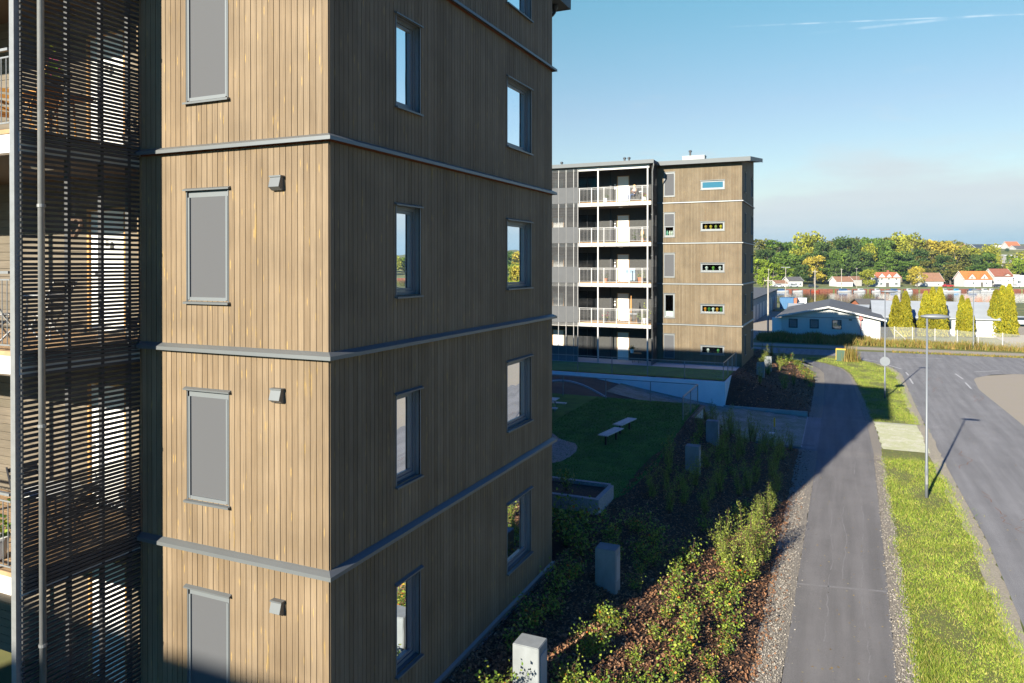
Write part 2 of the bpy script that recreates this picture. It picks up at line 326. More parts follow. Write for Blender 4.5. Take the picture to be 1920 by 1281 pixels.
def pavers(name, a, joint, sc):
    m = mat(name, a, .9, var=.2, scale=4, bump=.3, bscale=50); t = m.node_tree; n = t.nodes; l = t.links; b = n['Principled BSDF']; src = b.inputs['Base Color'].links[0].from_socket
    g = n.new('ShaderNodeNewGeometry'); br = n.new('ShaderNodeTexBrick'); br.inputs['Scale'].default_value = sc; br.inputs['Mortar Size'].default_value = .035; br.inputs['Brick Width'].default_value = .6; br.inputs['Row Height'].default_value = .36
    l.new(g.outputs['Position'], br.inputs['Vector']); nz = n.new('ShaderNodeTexNoise'); nz.inputs['Scale'].default_value = 1.1; nz.inputs['Detail'].default_value = 6; nz.inputs['Roughness'].default_value = .75; l.new(g.outputs['Position'], nz.inputs['Vector'])
    mr = n.new('ShaderNodeMapRange'); mr.inputs[1].default_value = .42; mr.inputs[2].default_value = .58; l.new(nz.outputs[0], mr.inputs[0])
    ad = n.new('ShaderNodeMath'); ad.operation = 'MAXIMUM'; l.new(br.outputs['Fac'], ad.inputs[0]); q = n.new('ShaderNodeMath'); q.operation = 'MULTIPLY'; l.new(mr.outputs[0], q.inputs[0]); q.inputs[1].default_value = .55; l.new(q.outputs[0], ad.inputs[1])
    mx = n.new('ShaderNodeMix'); mx.data_type = 'RGBA'; l.new(ad.outputs[0], mx.inputs['Factor']); l.new(src, mx.inputs['A']); mx.inputs['B'].default_value = (*joint, 1); l.new(mx.outputs['Result'], b.inputs['Base Color']); return m
M['pave'] = pavers('grass_pavers', (.34, .335, .30), (.07, .10, .02), 5.2)
M['pave2'] = pavers('grass_paver_strip', (.66, .62, .48), (.34, .36, .14), 5.0)
def water():
    m = bpy.data.materials.new('river_water'); m.use_nodes = True; t = m.node_tree; n = t.nodes; l = t.links; b = n['Principled BSDF']
    b.inputs['Base Color'].default_value = (.045, .04, .028, 1); b.inputs['Roughness'].default_value = .02; b.inputs['IOR'].default_value = 1.6
    g = n.new('ShaderNodeNewGeometry'); nz = n.new('ShaderNodeTexNoise'); nz.inputs['Scale'].default_value = 1.6; nz.inputs['Detail'].default_value = 3; l.new(g.outputs['Position'], nz.inputs['Vector'])
    bp = n.new('ShaderNodeBump'); bp.inputs['Strength'].default_value = .12; bp.inputs['Distance'].default_value = .12; l.new(nz.outputs[0], bp.inputs['Height']); l.new(bp.outputs[0], b.inputs['Normal']); return m
M['water'] = water()

# ------------------------------------------------------------------ ground
def interp(tab, y):
    ys = [a for a, b in tab]; vs = [b for a, b in tab]; return float(np.interp(y, ys, vs))
PL = [(-40, -1.12), (17, -1.12), (24, -1.06), (36, -.95), (51, -.92), (60, -1.0), (66, -1.15), (69, -1.6), (71, -2.6), (73, -4.4)]
PR = [(-40, 1.15), (17, 1.15), (25, 1.28), (39, 1.5), (47, 1.42), (52, 1.25), (61, .98), (66, .7), (70, .1), (73, -1.3), (75, -3.2)]
RL = [(-60, 4.3), (22, 4.2), (28, 4.42), (40, 4.38), (53, 4.45), (68, 4.7), (72, 4.3), (75, 3.3), (77.5, 2.0), (79.2, .4)]
def hgt(x, y):                      # the lie of the land near the buildings
    t = min(1, max(0, (-1.75-x)/(6.2-1.75)))
    top = 1.8
    if 38.45 < y < 46.7: t2 = min(1, max(0, (-6.5-x)/8.5)); return .05 + .2*min(1, max(0, (-1.7-x)/4)) + 1.35*(t2**1.2)
    if y > 66: top = max(0, 1.8 - (y-66)*.2)
    z = top*(t**.92)
    if x > -6.42 and y >= 46.7: z *= min(1, .08+(y-46.7)/3.2)
    if x > -6.35 and 35 < y <= 38.45: z *= max(.08, min(1, (38.6-y)/3.4))
    if 2 < y < 23 and x < -6.3: z = 1.5 + .3*min(1, max(0, (y-16.6)/3))
    return z
def strip(name, ys, fl, fr, nx, zoff, m, jit=0., nz=0., **t):
    V = []; F = []
    for j, y in enumerate(ys):
        a = fl(y) + (random.uniform(-jit, jit) if jit else 0); b = fr(y) + (random.uniform(-jit, jit) if jit else 0)
        for i in range(nx+1):
            x = a + (b-a)*i/nx; V.append((x, y, hgt(x, y) + zoff + (random.uniform(-nz, nz) if nz and 0 < i < nx else 0)))
    for j in range(len(ys)-1):
        for i in range(nx):
            k = j*(nx+1)+i; F.append((k, k+1, k+nx+2, k+nx+1))
    return npmesh(name, V, F, m, smooth=True, **t)
def lin(a, b, s): return list(np.arange(a, b, s)) + [b]
ST = dict(kind='structure')
# one wide sheet of land out to the horizon, stepping down to the river bank, rising to the hill beyond
def bigz(u, v, x, y):
    z = -.06
    if v > 120: z = -.06 - 1.2*min(1, (v-120)/70)
    if v > 196: z = -2.6
    if v > 300.2: z = -1.0 + max(0, v-345)*.035 + max(0, (v-440))*.012
    if v > 700: z = -1.0 + 355*.035 + 260*.012 + (v-700)*.001
    if u > 60 and v > 420: z += min(14, (u-60)*.10*min(1, (v-420)/80))
    return z
vs_ = lin(-300, 190, 14) + [192, 196, 197, 200, 250, 299.9, 300.2, 300.6, 310, 325, 345, 360, 380, 400, 420, 440, 470, 500, 560, 640, 700, 900, 1500, 3000, 6000, 9000]
us_ = [-9000, -4000, -1500, -700] + lin(-400, 500, 20) + [700, 1500, 4000, 9000]
V = []; F = []
for v in vs_:
    for u in us_:
        p = far(u, v, 0); V.append((p.x, p.y, bigz(u, v, p.x, p.y)))
nu = len(us_)
for j in range(len(vs_)-1):
    for i in range(nu-1): k = j*nu+i; F.append((k, k+1, k+nu+1, k+nu))
npmesh('ground', V, F, M['farland'], smooth=False, **ST)
MB().quad(far(-3000, 196.5, -2.0), far(3000, 196.5, -2.0), far(3000, 300.3, -2.0), far(-3000, 300.3, -2.0)).build('river', M['water'], **ST)
# near surfaces
ya = lin(-40, 4, 4)[:-1] + lin(4, 38.5, .5)
strip('bark_bed', lin(2, 38.4, .3), lambda y: (-6.35 if y > 17 else -6.27)-.1, lambda y: -1.72, 26, -.02, M['soil'], jit=.0, nz=.02, **ST)
strip('bark_bed', lin(46.75, 68, .4), lambda y: -6.6, lambda y: interp(PL, y)-.62 - max(0, y-62)*.1, 24, -.02, M['soil'], nz=.02, **ST)
strip('bark_bed', lin(16.9, 21.5, .3), lambda y: -14, lambda y: -6.4, 18, -.02, M['soil'], nz=.02, **ST)
lawn_r = [(19.2, -7.6), (20.6, -6.5), (22.4, -6.15), (26.4, -6.0), (34.5, -6.45), (38.45, -6.52)]
lo = strip('lawn', lin(19.6, 38.45, .4), lambda y: -34, lambda y: interp(lawn_r, y), 30, .012, M['lawn'], jit=.04, **ST)
strip('lawn', lin(46.9, 51.6, .4), lambda y: -34, lambda y: -6.5, 26, .012, M['lawn'], **ST)
strip('lawn', lin(63, 72, .5), lambda y: -34, lambda y: -6.5, 20, .006, M['lawn'], **ST)
strip('terrace_paving', [51.6, 54.3], lambda y: -34, lambda y: -6.4, 6, .01, M['concw'], **ST)
strip('gravel_verge', lin(-40, 38.4, .35), lambda y: -1.78, lambda y: interp(PL, y)+.02, 3, -.012, M['gravel'], jit=.05, **ST)
strip('gravel_verge', lin(38.4, 46.8, .4), lambda y: -1.72, lambda y: interp(PL, y)+.02, 3, -.012, M['road'], **ST)
strip('gravel_verge', lin(46.8, 70, .4), lambda y: interp(PL, y)-.7 - max(0, y-62)*.1, lambda y: interp(PL, y)+.02, 3, -.012, M['gravel'], jit=.04, **ST)
strip('gravel_verge', lin(-40, 71, .35), lambda y: interp(PR, y)-.02, lambda y: interp(PR, y)+.40-.010*max(0, y-45), 2, -.012, M['gravel'], jit=.05, **ST)
strip('footpath', lin(-40, 73, .5), lambda y: interp(PL, y), lambda y: interp(PR, y), 4, 0, M['path'], **ST)
strip('ramp_paving', lin(38.6, 46.6, .4), lambda y: -6.9, lambda y: -1.72, 12, .0, M['pave'], **ST)
strip('ramp_paving', lin(43.2, 46.6, .4), lambda y: -13, lambda y: -6.9, 20, .05, M['pave'], **ST)
strip('ramp_bank', lin(38.6, 46.5, .4), lambda y: -34, lambda y: -6.9, 20, -.008, M['soil'], nz=.05, **ST)
strip('asphalt_ramp', [38.45, 39.3], lambda y: -6.4, lambda y: -1.1, 8, .004, M['path'], **ST)
MB().box(-1.78, -1.66, 38.6, 46.6, 0, .05).box(-6.5, -1.7, 46.55, 46.67, 0, .34).build('kerb_edging', M['conc'], **ST)
strip('grass_verge', lin(-40, 78.5, .6), lambda y: interp(PR, y)+.34-.010*max(0, y-45), lambda y: interp(RL, y)-.35, 6, -.02, M['verge'], nz=.015, **ST)
strip('paver_strip', lin(39.9, 46.8, .4), lambda y: interp(PR, y)+.42, lambda y: interp(RL, y)-.45, 5, -.004, M['pave2'], jit=.06, **ST)
MB().box(1.83, 1.91, 39.9, 46.7, 0, .03).build('kerb_edging', M['conc'], **ST)
strip('road_shoulder', lin(-40, 79, .5), lambda y: interp(RL, y)-.5, lambda y: interp(RL, y)+.03, 2, -.012, M['shoulder'], jit=.09, **ST)
RR = [(-60, 9.5), (50, 9.42), (62, 9.2), (68, 9.7), (71, 11.5), (72.5, 14), (73.3, 18)]
V = [(interp(RL, y), y, 0) for y in lin(-60, 79.2, 1.2)]; n1_ = len(V); V += [(interp(RR, y), y, 0) for y in [y_ if y_ < 73.3 else 73.3 for y_ in lin(-60, 79.2, 1.2)]]
F = [(i, n1_+i, n1_+i+1, i+1) for i in range(n1_-1)]
npmesh('road', V, F, M['road'], **ST)
MB().quad((17.9, 73.3, -.0005), (90, 74.5, -.0005), (90, 86.2, -.0005), (9, 84.35, -.0005)).build('road', M['road'], **ST)
MB().add([(.4, 79.2, -.004), (4, 73, -.004), (18, 73, -.004), (9.5, 84.38, -.004), (-45, 84.6, -.004), (-45, 79.6, -.004)], [(0, 1, 2, 3, 4, 5)]).build('road', M['road'], **ST)
strip('gravel_lot', lin(-60, 73.2, 2), lambda y: interp(RR, y)-.02, lambda y: 34, 10, -.008, M['sand'], jit=.05, **ST)
strip('roadside_verge', [84.3, 86.1], lambda y: -45, lambda y: 90, 8, -.010, M['verge'], **ST)
strip('pavement', [86.1, 89.0], lambda y: -45, lambda y: 90, 8, -.004, M['sand'], **ST)
strip('roadside_verge', [89.0, 101], lambda y: -9.5, lambda y: 90, 8, -.016, M['verge'], **ST)
MB().quad((17.6, 97, -.012), (60, 97, -.012), (60, 128, -.012), (17.6, 128, -.012)).build('gravel_yard', M['sand'], **ST)
MB().quad((-40, 89, -.02), (-7.6, 89, -.02), (-7.6, 150, -.02), (-40, 150, -.02)).build('gravel_yard', M['sand'], **ST)
strip('side_path', lin(73.0, 75.5, .5), lambda y: -45, lambda y: interp(PR, y)-.1, 8, -.004, M['path'], **ST)
strip('roadside_verge', lin(75.5, 79.6, .4), lambda y: -45, lambda y: .3-(79.6-y)*.0, 8, -.02, M['verge'], **ST)
mk = MB()
def dash(x0, y0, x1, y1, w=.12):
    a = Vector((x0, y0, .004)); b = Vector((x1, y1, .004)); n_ = Vector((-(b-a).y, (b-a).x, 0)).normalized()*w/2
    mk.quad(a-n_, b-n_, b+n_, a+n_)
for q in [(1.3, 78.2, 3.2, 76.2), (4.0, 73.9, 4.9, 71.5), (5.1, 69.5, 5.15, 67.6), (5.1, 65.8, 5.1, 63), (8.75, 70.2, 8.9, 67.2), (8.8, 65.3, 8.75, 62.2), (10.4, 72.2, 12.4, 73.7), (15, 74.6, 18, 75.1), (5.3, 81, 9, 80.9)]: dash(*q)
mk.build('road_markings', M['paint'], **ST)
mk = MB(); a0 = (-1.1, 22.45); cr = MB()
cr.quad((-1.08, 22.1, .004), (1.2, 22.55, .004), (1.2, 22.66, .004), (-1.08, 22.2, .004))
for (xs, y0, y1) in ((.62, 17, 37), (.15, 23, 31), (-.35, 19, 30)):
    pts = []; x = xs
    for y in np.arange(y0, y1, .35): x = .9*x+.1*xs + random.uniform(-.05, .05); pts.append((x, y))
    for (a, b), (c, d) in zip(pts, pts[1:]):
        if random.random() < .8: w = random.uniform(.006, .018); cr.quad((a-w, b, .004), (a+w, b, .004), (c+w, d, .004), (c-w, d, .004))
cr.build('asphalt_cracks', M['crack'], **ST)
cr = MB()
for k in range(9):
    x = random.uniform(4.8, 9); y = random.uniform(28, 66); pts = [(x, y)]
    for i in range(random.randint(5, 14)): x += random.uniform(-.25, .25); y += random.uniform(.1, .5); pts.append((x, y))
    for (a, b), (c, d) in zip(pts, pts[1:]): cr.quad((a-.01, b, .004), (a+.01, b, .004), (c+.01, d, .004), (c-.01, d, .004))
cr.build('road_cracks', M['groove'], **ST)
# play sand patch on the lawn
ps = [gnd(*q, 1.82) for q in [(1000, 805), (1037, 813), (1048, 822), (1062, 827), (1078, 831), (1083, 838), (1080, 847), (1068, 857), (1052, 865), (1037, 868), (1000, 872)]]
MB().add([(p.x, p.y, 1.822) for p in ps], [tuple(range(len(ps)))[::-1]]).build('play_sand', mat('play_sand', (.42, .30, .22), .95, var=.15, scale=6), **ST)

# loose material: bark chips, stones, blades of grass
def flakes(name, pts, s, m, up=.35, asp=.5, **t):
    n = len(pts); P = np.array(pts); a = rng.uniform(0, 2*np.pi, n); s = np.asarray(s).reshape(-1, 1) if hasattr(s, '__len__') else rng.uniform(.5*s, 1.3*s, (n, 1))
    dx = np.stack([np.cos(a), np.sin(a), rng.uniform(-up, up, n)], 1)*s; dy = np.stack([-np.sin(a), np.cos(a), rng.uniform(-up, up, n)], 1)*s*asp
    V = np.stack([P-dx-dy, P+dx-dy, P+dx+dy, P-dx+dy], 1).reshape(-1, 3); F = np.arange(n*4).reshape(n, 4)
    return npmesh(name, V, F, m, **t)
pts = []
for _ in range(52000):
    y = 11.0+34*random.random()**1.9; x = random.uniform(-6.3, -1.62) if random.random() < .985 else random.uniform(-1.7, -1.25); 
    if y > 38.2: continue
    pts.append((x, y, hgt(x, y)+random.uniform(0, .03)))
flakes('bark_chips', pts, .030, M['chips'], up=.7, kind='stuff')
pts = []
for _ in range(5000):
    y = random.uniform(47, 66); x = random.uniform(-6.2, interp(PL, y)-.7); pts.append((x, y, hgt(x, y)+.01))
flakes('bark_chips', pts, .05, M['chips'], up=.6, kind='stuff')
pts = []
for _ in range(26000):
    y = 14+40*random.random()**1.7; s_ = random.random()
    x = random.gauss(-1.42, .16) if s_ < .55 else interp(PR, y)+random.uniform(.0, .45) + random.gauss(0, .03)
    if s_ < .55 and 38.4 < y < 46.6: continue
    pts.append((x, y, .004+random.uniform(0, .012)))
flakes('gravel_stones', pts, .014, M['stones'], up=.5, asp=.8, kind='stuff')
pts = []
for _ in range(420):
    y = 15+50*random.random()**1.5; x = random.uniform(-1.1, 1.3) if random.random() < .6 else random.uniform(4.5, 9); pts.append((x, y, .008))
flakes('fallen_leaves', pts, .022, M['leaflitter'], up=.15, asp=.7, kind='stuff')
def grass(name, pts, h, w, m, lean=.5, **t):
    n = len(pts); P = np.array(pts); a = rng.uniform(0, 2*np.pi, n); H = (np.asarray(h) if hasattr(h, '__len__') else rng.uniform(.5*h, 1.2*h, n))
    d = np.stack([np.cos(a), np.sin(a), 0*a], 1)*w; l_ = rng.normal(0, lean, (n, 2))*H[:, None]
    tip = P + np.stack([l_[:, 0], l_[:, 1], H], 1)
    V = np.stack([P-d, P+d, tip], 1).reshape(-1, 3); return npmesh(name, V, np.arange(n*3).reshape(n, 3), m, **t)
pts = []; hh = []
def patchy(x, y): return math.sin(x*2.1+y*.9)+math.sin(x*.7-y*1.7+1)+math.sin(y*.45+x*3)
while len(pts) < 92000:
    y = 15+62*random.random()**1.6; a = interp(PR, y)+.33; b = interp(RL, y)-.28
    x = a + (b-a)*random.random() + random.gauss(0, .05 if random.random() < .8 else .22)
    if x < interp(PR, y)+.12: continue
    if 39.9 < y < 46.8 and random.random() < .965: continue
    k = patchy(x, y); 
    if k < -1.2 and random.random() < .5: continue
    pts.append((x, y, -.02)); hh.append(random.uniform(.03, .09)*(1+.25*k)+(.08 if random.random() < .02 else 0))
grass('grass', pts, hh, .010, M['blade'], kind='stuff')
pts = [];
for _ in range(30000):
    y = 20+18.4*random.random(); x = random.uniform(-12, interp(lawn_r, y)); pts.append((x, y, 1.81))
grass('lawn_grass', pts, .04, .012, M['blade_green'], kind='stuff')
pts = []; hh = []
for _ in range(16000):
    x = random.uniform(-8.6, 45); y = random.uniform(90.2, 95.8) if x < 5 or random.random() < .8 else random.uniform(84.4, 85.9)
    k = .5+.5*math.sin(x*.8)*math.sin(x*.31+1); low = y < 88
    pts.append((x, y, 0)); hh.append(random.uniform(.08, .2) if low else random.uniform(.2, .55)+.6*k*random.random())
grass('tall_weeds', pts, hh, .05, M['blade_dry'], lean=.3, kind='stuff')

# ------------------------------------------------------------------ apartment buildings
def extr(mb, path, prof):      # sweep a profile (outward offset, z) along an L of corners; path items (x, y, nx, ny) with mitred normals
    base = len(mb.v); k = len(prof)
    for (x, y, nx, ny) in path:
        for o_, z in prof: mb.v.append((x+nx*o_, y+ny*o_, z))
    for i in range(len(path)-1):
        for j in range(k):
            j2 = (j+1) % k; mb.f.append((base+i*k+j, base+(i+1)*k+j, base+(i+1)*k+j2, base+i*k+j2))
    mb.f.append(tuple(base+j for j in range(k))); mb.f.append(tuple(base+(len(path)-1)*k+j for j in range(k))[::-1])
def boards(mb, P, u0, u1, z0, z1, holes, pitch=.104, gap=.0095, th=.02):
    n = max(1, round((u1-u0)/pitch)); p = (u1-u0)/n
    for i in range(n):
        a = u0+i*p+gap/2; b = u0+(i+1)*p-gap/2; cuts = sorted({a, b} | {c for h in holes for c in h[:2] if a < c < b}); dd = random.uniform(-.0015, .0015)
        for c, d in zip(cuts, cuts[1:]):
            if d-c < .004: continue
            mid = (c+d)/2; segs = [(z0, z1)]
            for (h0, h1, g0, g1) in holes:
                if h0 < mid < h1:
                    ns = []
                    for s0, s1 in segs:
                        if g1 <= s0 or g0 >= s1: ns.append((s0, s1)); continue
                        if g0 > s0: ns.append((s0, g0))
                        if g1 < s1: ns.append((g1, s1))
                    segs = ns
            for s0, s1 in segs: mb.box(c, d, -th, dd, s0, s1, P)
def backing(mb, P, u0, u1, z0, z1, holes, d=-.015):
    us = sorted({u0, u1} | {c for h in holes for c in h[:2]}); zs = sorted({z0, z1} | {c for h in holes for c in h[2:]})
    for a, b in zip(us, us[1:]):
        for c, e in zip(zs, zs[1:]):
            m_ = ((a+b)/2, (c+e)/2)
            if any(h[0] < m_[0] < h[1] and h[2] < m_[1] < h[3] for h in holes): continue
            mb.quad(P(a, d, c), P(b, d, c), P(b, d, e), P(a, d, e))
def window(par, P, u0, u1, z0, z1, kind='clear', fr=None, dep=.12, label=None, detail=True):
    fr = fr or M['frame']; f = MB(); w = .055; d0, d1 = -dep-.02, -dep+.05
    f.box(u0, u0+w, d0, d1, z0, z1, P); f.box(u1-w, u1, d0, d1, z0, z1, P); f.box(u0+w, u1-w, d0, d1, z0, z0+w, P); f.box(u0+w, u1-w, d0, d1, z1-w, z1, P)
    if kind != 'slit':      # inner sash
        a, b, c, d = u0+w+.006, u1-w-.006, z0+w+.006, z1-w-.006; ww = .045
        f.box(a, a+ww, d0, d1-.02, c, d, P); f.box(b-ww, b, d0, d1-.02, c, d, P); f.box(a+ww, b-ww, d0, d1-.02, c, c+ww, P); f.box(a+ww, b-ww, d0, d1-.02, d-ww, d, P)
    t = .012    # metal reveal
    f.box(u0-t, u0, d0, .012, z0-t, z1+t, P); f.box(u1, u1+t, d0, .012, z0-t, z1+t, P); f.box(u0, u1, d0, .012, z1, z1+t, P)
    W_ = f.build('window', fr, par, label=label)
    l_ = MB(); l_.hexa([P(u0-.05, .0, z1+t), P(u1+.05, .0, z1+t), P(u1+.05, .055, z1+.0), P(u0-.05, .055, z1+.0), P(u0-.05, .0, z1+.045), P(u1+.05, .0, z1+.045), P(u1+.05, .055, z1+.022), P(u0-.05, .055, z1+.022)])
    l_.build('head_flashing', M['flash'], W_)
    l_ = MB(); l_.hexa([P(u0-.04, -dep, z0-.012), P(u1+.04, -dep, z0-.012), P(u1+.04, .06, z0-.05), P(u0-.04, .06, z0-.05), P(u0-.04, -dep, z0-.0), P(u1+.04, -dep, z0-.0), P(u1+.04, .06, z0-.02), P(u0-.04, .06, z0-.02)])
    l_.build('sill', M['flash'], W_)
    pm = M['glass']
    if kind in ('open', 'half', 'items'): pm = M['glass_clear']
    if kind == 'skyslit': pm = M['glass_sky']
    MB().box(u0+w, u1-w, -dep-.0, -dep+.008, z0+w, z1-w, P).build('pane', pm, W_)
    if pm is M['glass_clear']:     # a shallow dark room behind the glass
        r = MB(); D = -1.4
        for q in ([(u0, d0, z0), (u1, d0, z0), (u1, D, z0), (u0, D, z0)], [(u0, d0, z1), (u1, d0, z1), (u1, D, z1), (u0, D, z1)], [(u0, D, z0), (u1, D, z0), (u1, D, z1), (u0, D, z1)], [(u0, d0, z0), (u0, D, z0), (u0, D, z1), (u0, d0, z1)], [(u1, d0, z0), (u1, D, z0), (u1, D, z1), (u1, d0, z1)]): r.quad(*[P(*k) for k in q])
        r.build('room', M['dark'], W_)
    if kind in ('blind', 'half'):
        zb = z0+.03 if kind == 'blind' else z0+.42*(z1-z0); bo = MB().box(u0+.045, u1-.045, -dep+.055, -dep+.06, zb, z1-.07, P).build('blind', M['blind'], W_)
        r = MB().box(u0+.012, u1-.012, -dep+.05, -.012, z1-.095, z1-.012, P).box(u0+.012, u0+.046, -dep+.05, -dep+.085, z0+.01, z1-.095, P).box(u1-.046, u1-.012, -dep+.05, -dep+.085, z0+.01, z1-.095, P).box(u0+.046, u1-.046, -dep+.05, -dep+.08, zb-.03, zb+.02, P)
        r.build('blind_guide', M['framel'], W_)
    return W_
def slat_panel(par, P, u0, u1, decks, zt, batt, m, name='slat_screen', dense=True, th=.040):
    s = MB(); z = decks[0]-.25
    while z < zt:
        k = [d for d in decks if d-.25 <= z]
        rel = z - k[-1] if k else 0
        dn = dense and rel < 1.12
        pi = .0555 if dn else .0735
        s.box(u0, u1, 0, .03, z, z+th, P); z += pi
    o = s.build(name, m, par)
    b = MB()
    for u in batt: b.box(u-.024, u+.024, -.07, -.002, decks[0]-.25, zt, P)
    b.build('batten', M['slat_b'], o)
    return o
def pot_plant(loc, label, pot, leaf, h=.35, pr=.12, group=None, name='potted_plant', n=60, flower=None):
    t = thing(name, label, 'potted plant', loc, group); x, y, z = loc
    MB().lathe(loc, [(pr*.7, 0), (pr, pr*1.7), (pr*1.08, pr*1.7), (pr*1.08, pr*1.9), (pr*.9, pr*1.9)], 10).build('pot', pot, t)
    P_ = [(x+random.gauss(0, pr*.8), y+random.gauss(0, pr*.8), z+pr*1.9+abs(random.gauss(0, h*.5))) for _ in range(n)]
    flakes('leaves', P_, .045, leaf, up=.9, parent=t)
    if flower:
        P_ = [(x+random.gauss(0, pr*.8), y+random.gauss(0, pr*.8), z+pr*2.2+abs(random.gauss(0, h*.5))) for _ in range(n//2)]
        flakes('flowers', P_, .04, flower, up=.9, parent=t)
    return t

def apartment(name, label, XR, YF, LS, WF, cs, base, yc, full=True, fwin=(), slits=(), swin=(), vents=(), rear=True, near=False, xw=-22, mc=None, ro=.6, roofz=(16.28, 17.1), door=(0, 1), second=None, panel=None, cols=(), winx=None, roof_boxes=()):
    XS = XR-WF; mc = mc or M['clad']
    T = thing(name, label, 'apartment building', (XR, YF, base))
    PF = lambda u, d, z: (u, YF-d, z); PS = lambda u, d, z: (XR+d, u, z); PB = lambda u, d, z: (u, YF+LS+d, z)
    lv = [base] + list(cs) + [roofz[0]-.02]
    w_f, w_s, bk = MB(), MB(), MB()
    fh = [(a, b, c+d, c+e) for (a, b, d, e, kinds) in fwin for c in [lv_ for lv_ in [cs[0]-2.95]+list(cs)]]
    fh += [(a, b, c+d, c+e) for (a, b, d, e, kinds) in slits for c in [cs[0]-2.95]+list(cs)]
    sh = [(a, b, c+d, c+e) for (a, b, d, e) in swin for c in [cs[0]-2.95]+list(cs)]
    for i in range(len(lv)-1):
        z0 = lv[i]+(.10 if i else 0); z1 = lv[i+1]-.012 if i < len(lv)-2 else lv[i+1]
        boards(w_f, PF, XS, XR-.004, z0, z1, fh)
        boards(w_s, PS, YF+.022, YF+LS, z0, z1 if i < len(lv)-2 else roofz[0], sh)
    w_f.build('wall_cladding', mc, T); w_s.build('wall_cladding', mc, T)
    zt = roofz[0]-.02
    backing(bk, PF, XS, XR-.012, base, zt, fh, -.021); backing(bk, PS, YF+.012, YF+LS, base, zt+.0, sh, -.021)
    bk.quad((XS, YF+.02, base), (XS, YF+LS, base), (XS, YF+LS, zt), (XS, YF+.02, zt)); bk.quad((XS, YF+LS, base), (XR, YF+LS, base), (XR, YF+LS, zt+.6), (XS, YF+LS, zt+.6))
    # wedge under the sloping roof on the gable side
    bk.build('wall_core', M['groove'], T)
    wg = MB(); n = round(LS/.104)
    for i in range(n):
        a = YF+.022+i*LS/n; b = a+LS/n-.012; za = roofz[0]; zb = roofz[0] + (roofz[1]-roofz[0])*(b-YF)/LS
        wg.box(XR-.02, XR, a, b, za, max(za+.02, zb-.02))
    wg.build('gable_cladding', mc, T)
    # string courses: zinc drip flashings on both faces
    pa = [(XS+.0, YF, 0, -1), (XR, YF, 1, -1), (XR, YF+LS, 1, 1), (XR-.6, YF+LS, 0, 1)]
    for c in cs:
        m_ = MB(); extr(m_, pa, [(-.01, c+.105), (.035, c+.085), (.095, c+.052), (.098, c), (.088, c), (.086, c+.035), (-.01, c+.04)]); m_.build('string_course', M['flash'], T)
    m_ = MB(); c = base-.12; extr(m_, pa, [(-.02, c+.16), (.05, c+.12), (.055, c+.02), (-.02, c+.02)]); m_.build('base_flashing', M['flash'], T)
    MB().box(XS-.0, XR+.03, YF-.03, YF+LS+.03, base-2.2, base-.11).build('foundation', M['white'], T)
    # roof slab, rising to the back
    a, b = YF-.55, YF+LS+.6; sl = (roofz[1]-roofz[0])/LS; z_ = lambda y: roofz[0]+(y-YF)*sl
    r = MB(); x0, x1 = XS-.15, XR+ro
    r.hexa([(x0, a, z_(a)-.02), (x1, a, z_(a)-.02), (x1, b, z_(b)-.02), (x0, b, z_(b)-.02), (x0, a, z_(a)+.24), (x1, a, z_(a)+.24), (x1, b, z_(b)+.24), (x0, b, z_(b)+.24)])
    ro_ = r.build('roof', M['roof'], T)
    r = MB(); e = .025
    r.hexa([(x0-.0, a-e, z_(a)-.04), (x1+e, a-e, z_(a)-.04), (x1+e, a-.001, z_(a)-.04), (x0, a-.001, z_(a)-.04), (x0, a-e, z_(a)+.26), (x1+e, a-e, z_(a)+.26), (x1+e, a-.001, z_(a)+.26), (x0, a-.001, z_(a)+.26)])
    r.hexa([(x1+.001, a, z_(a)-.04), (x1+e, a, z_(a)-.04), (x1+e, b, z_(b)-.04), (x1+.001, b, z_(b)-.04), (x1+.001, a, z_(a)+.26), (x1+e, a, z_(a)+.26), (x1+e, b, z_(b)+.26), (x1+.001, b, z_(b)+.26)])
    r.build('fascia', M['fascia'], ro_)
    if not full: return T
    # windows
    lev = [cs[0]-2.95]+list(cs)
    for (u0, u1, d, e, kinds) in fwin:
        for c, k in zip(lev, kinds):
            w_ = window(T, PF, u0, u1, c+d, c+e, k, dep=.075 if near else .09, fr=M['framel'])
    for (u0, u1, d, e, kinds) in slits:
        for c, k in zip(lev, kinds): window(T, PF, u0, u1, c+d, c+e, k, dep=.09, fr=M['framel'])
    for (u0, u1, d, e) in swin:
        for c in lev: window(T, PS, u0, u1, c+d, c+e, 'clear', dep=.14)
    for (u0, u1, d, e, fl) in vents:
        for i in fl:
            c = lev[i]; v = MB(); y = YF
            v.prism([(u0, y, c+d), (u0, y-.045, c+d), (u0, y-.115, c+d+.045), (u0, y-.075, c+e-.02), (u0, y, c+e-.02)], (u1-u0, 0, 0)).box(u0-.012, u1+.012, y-.088, y, c+e-.018, c+e+.004)
            v.build('vent_hood', M['flash'], T)
    # balcony zone to the left of the tower
    YB = YF+.5; YCf, YCb = yc, yc+.13
    dk = [c+.13 for c in cs]; P0 = lambda u, d, z: (XS+.07+d, u, z)
    bw = MB(); PBW = lambda u, d, z: (u, YB-d, z)
    hol = [(door[0], door[1], c+.13+.0, c+.13+2.1) for c in lev]
    if second: hol += [(second[0], second[1], c+.13+.0, c+.13+2.1) for c in lev]
    if winx: hol += [(winx[0], winx[1], c+.13+.0, c+.13+2.2) for c in lev]
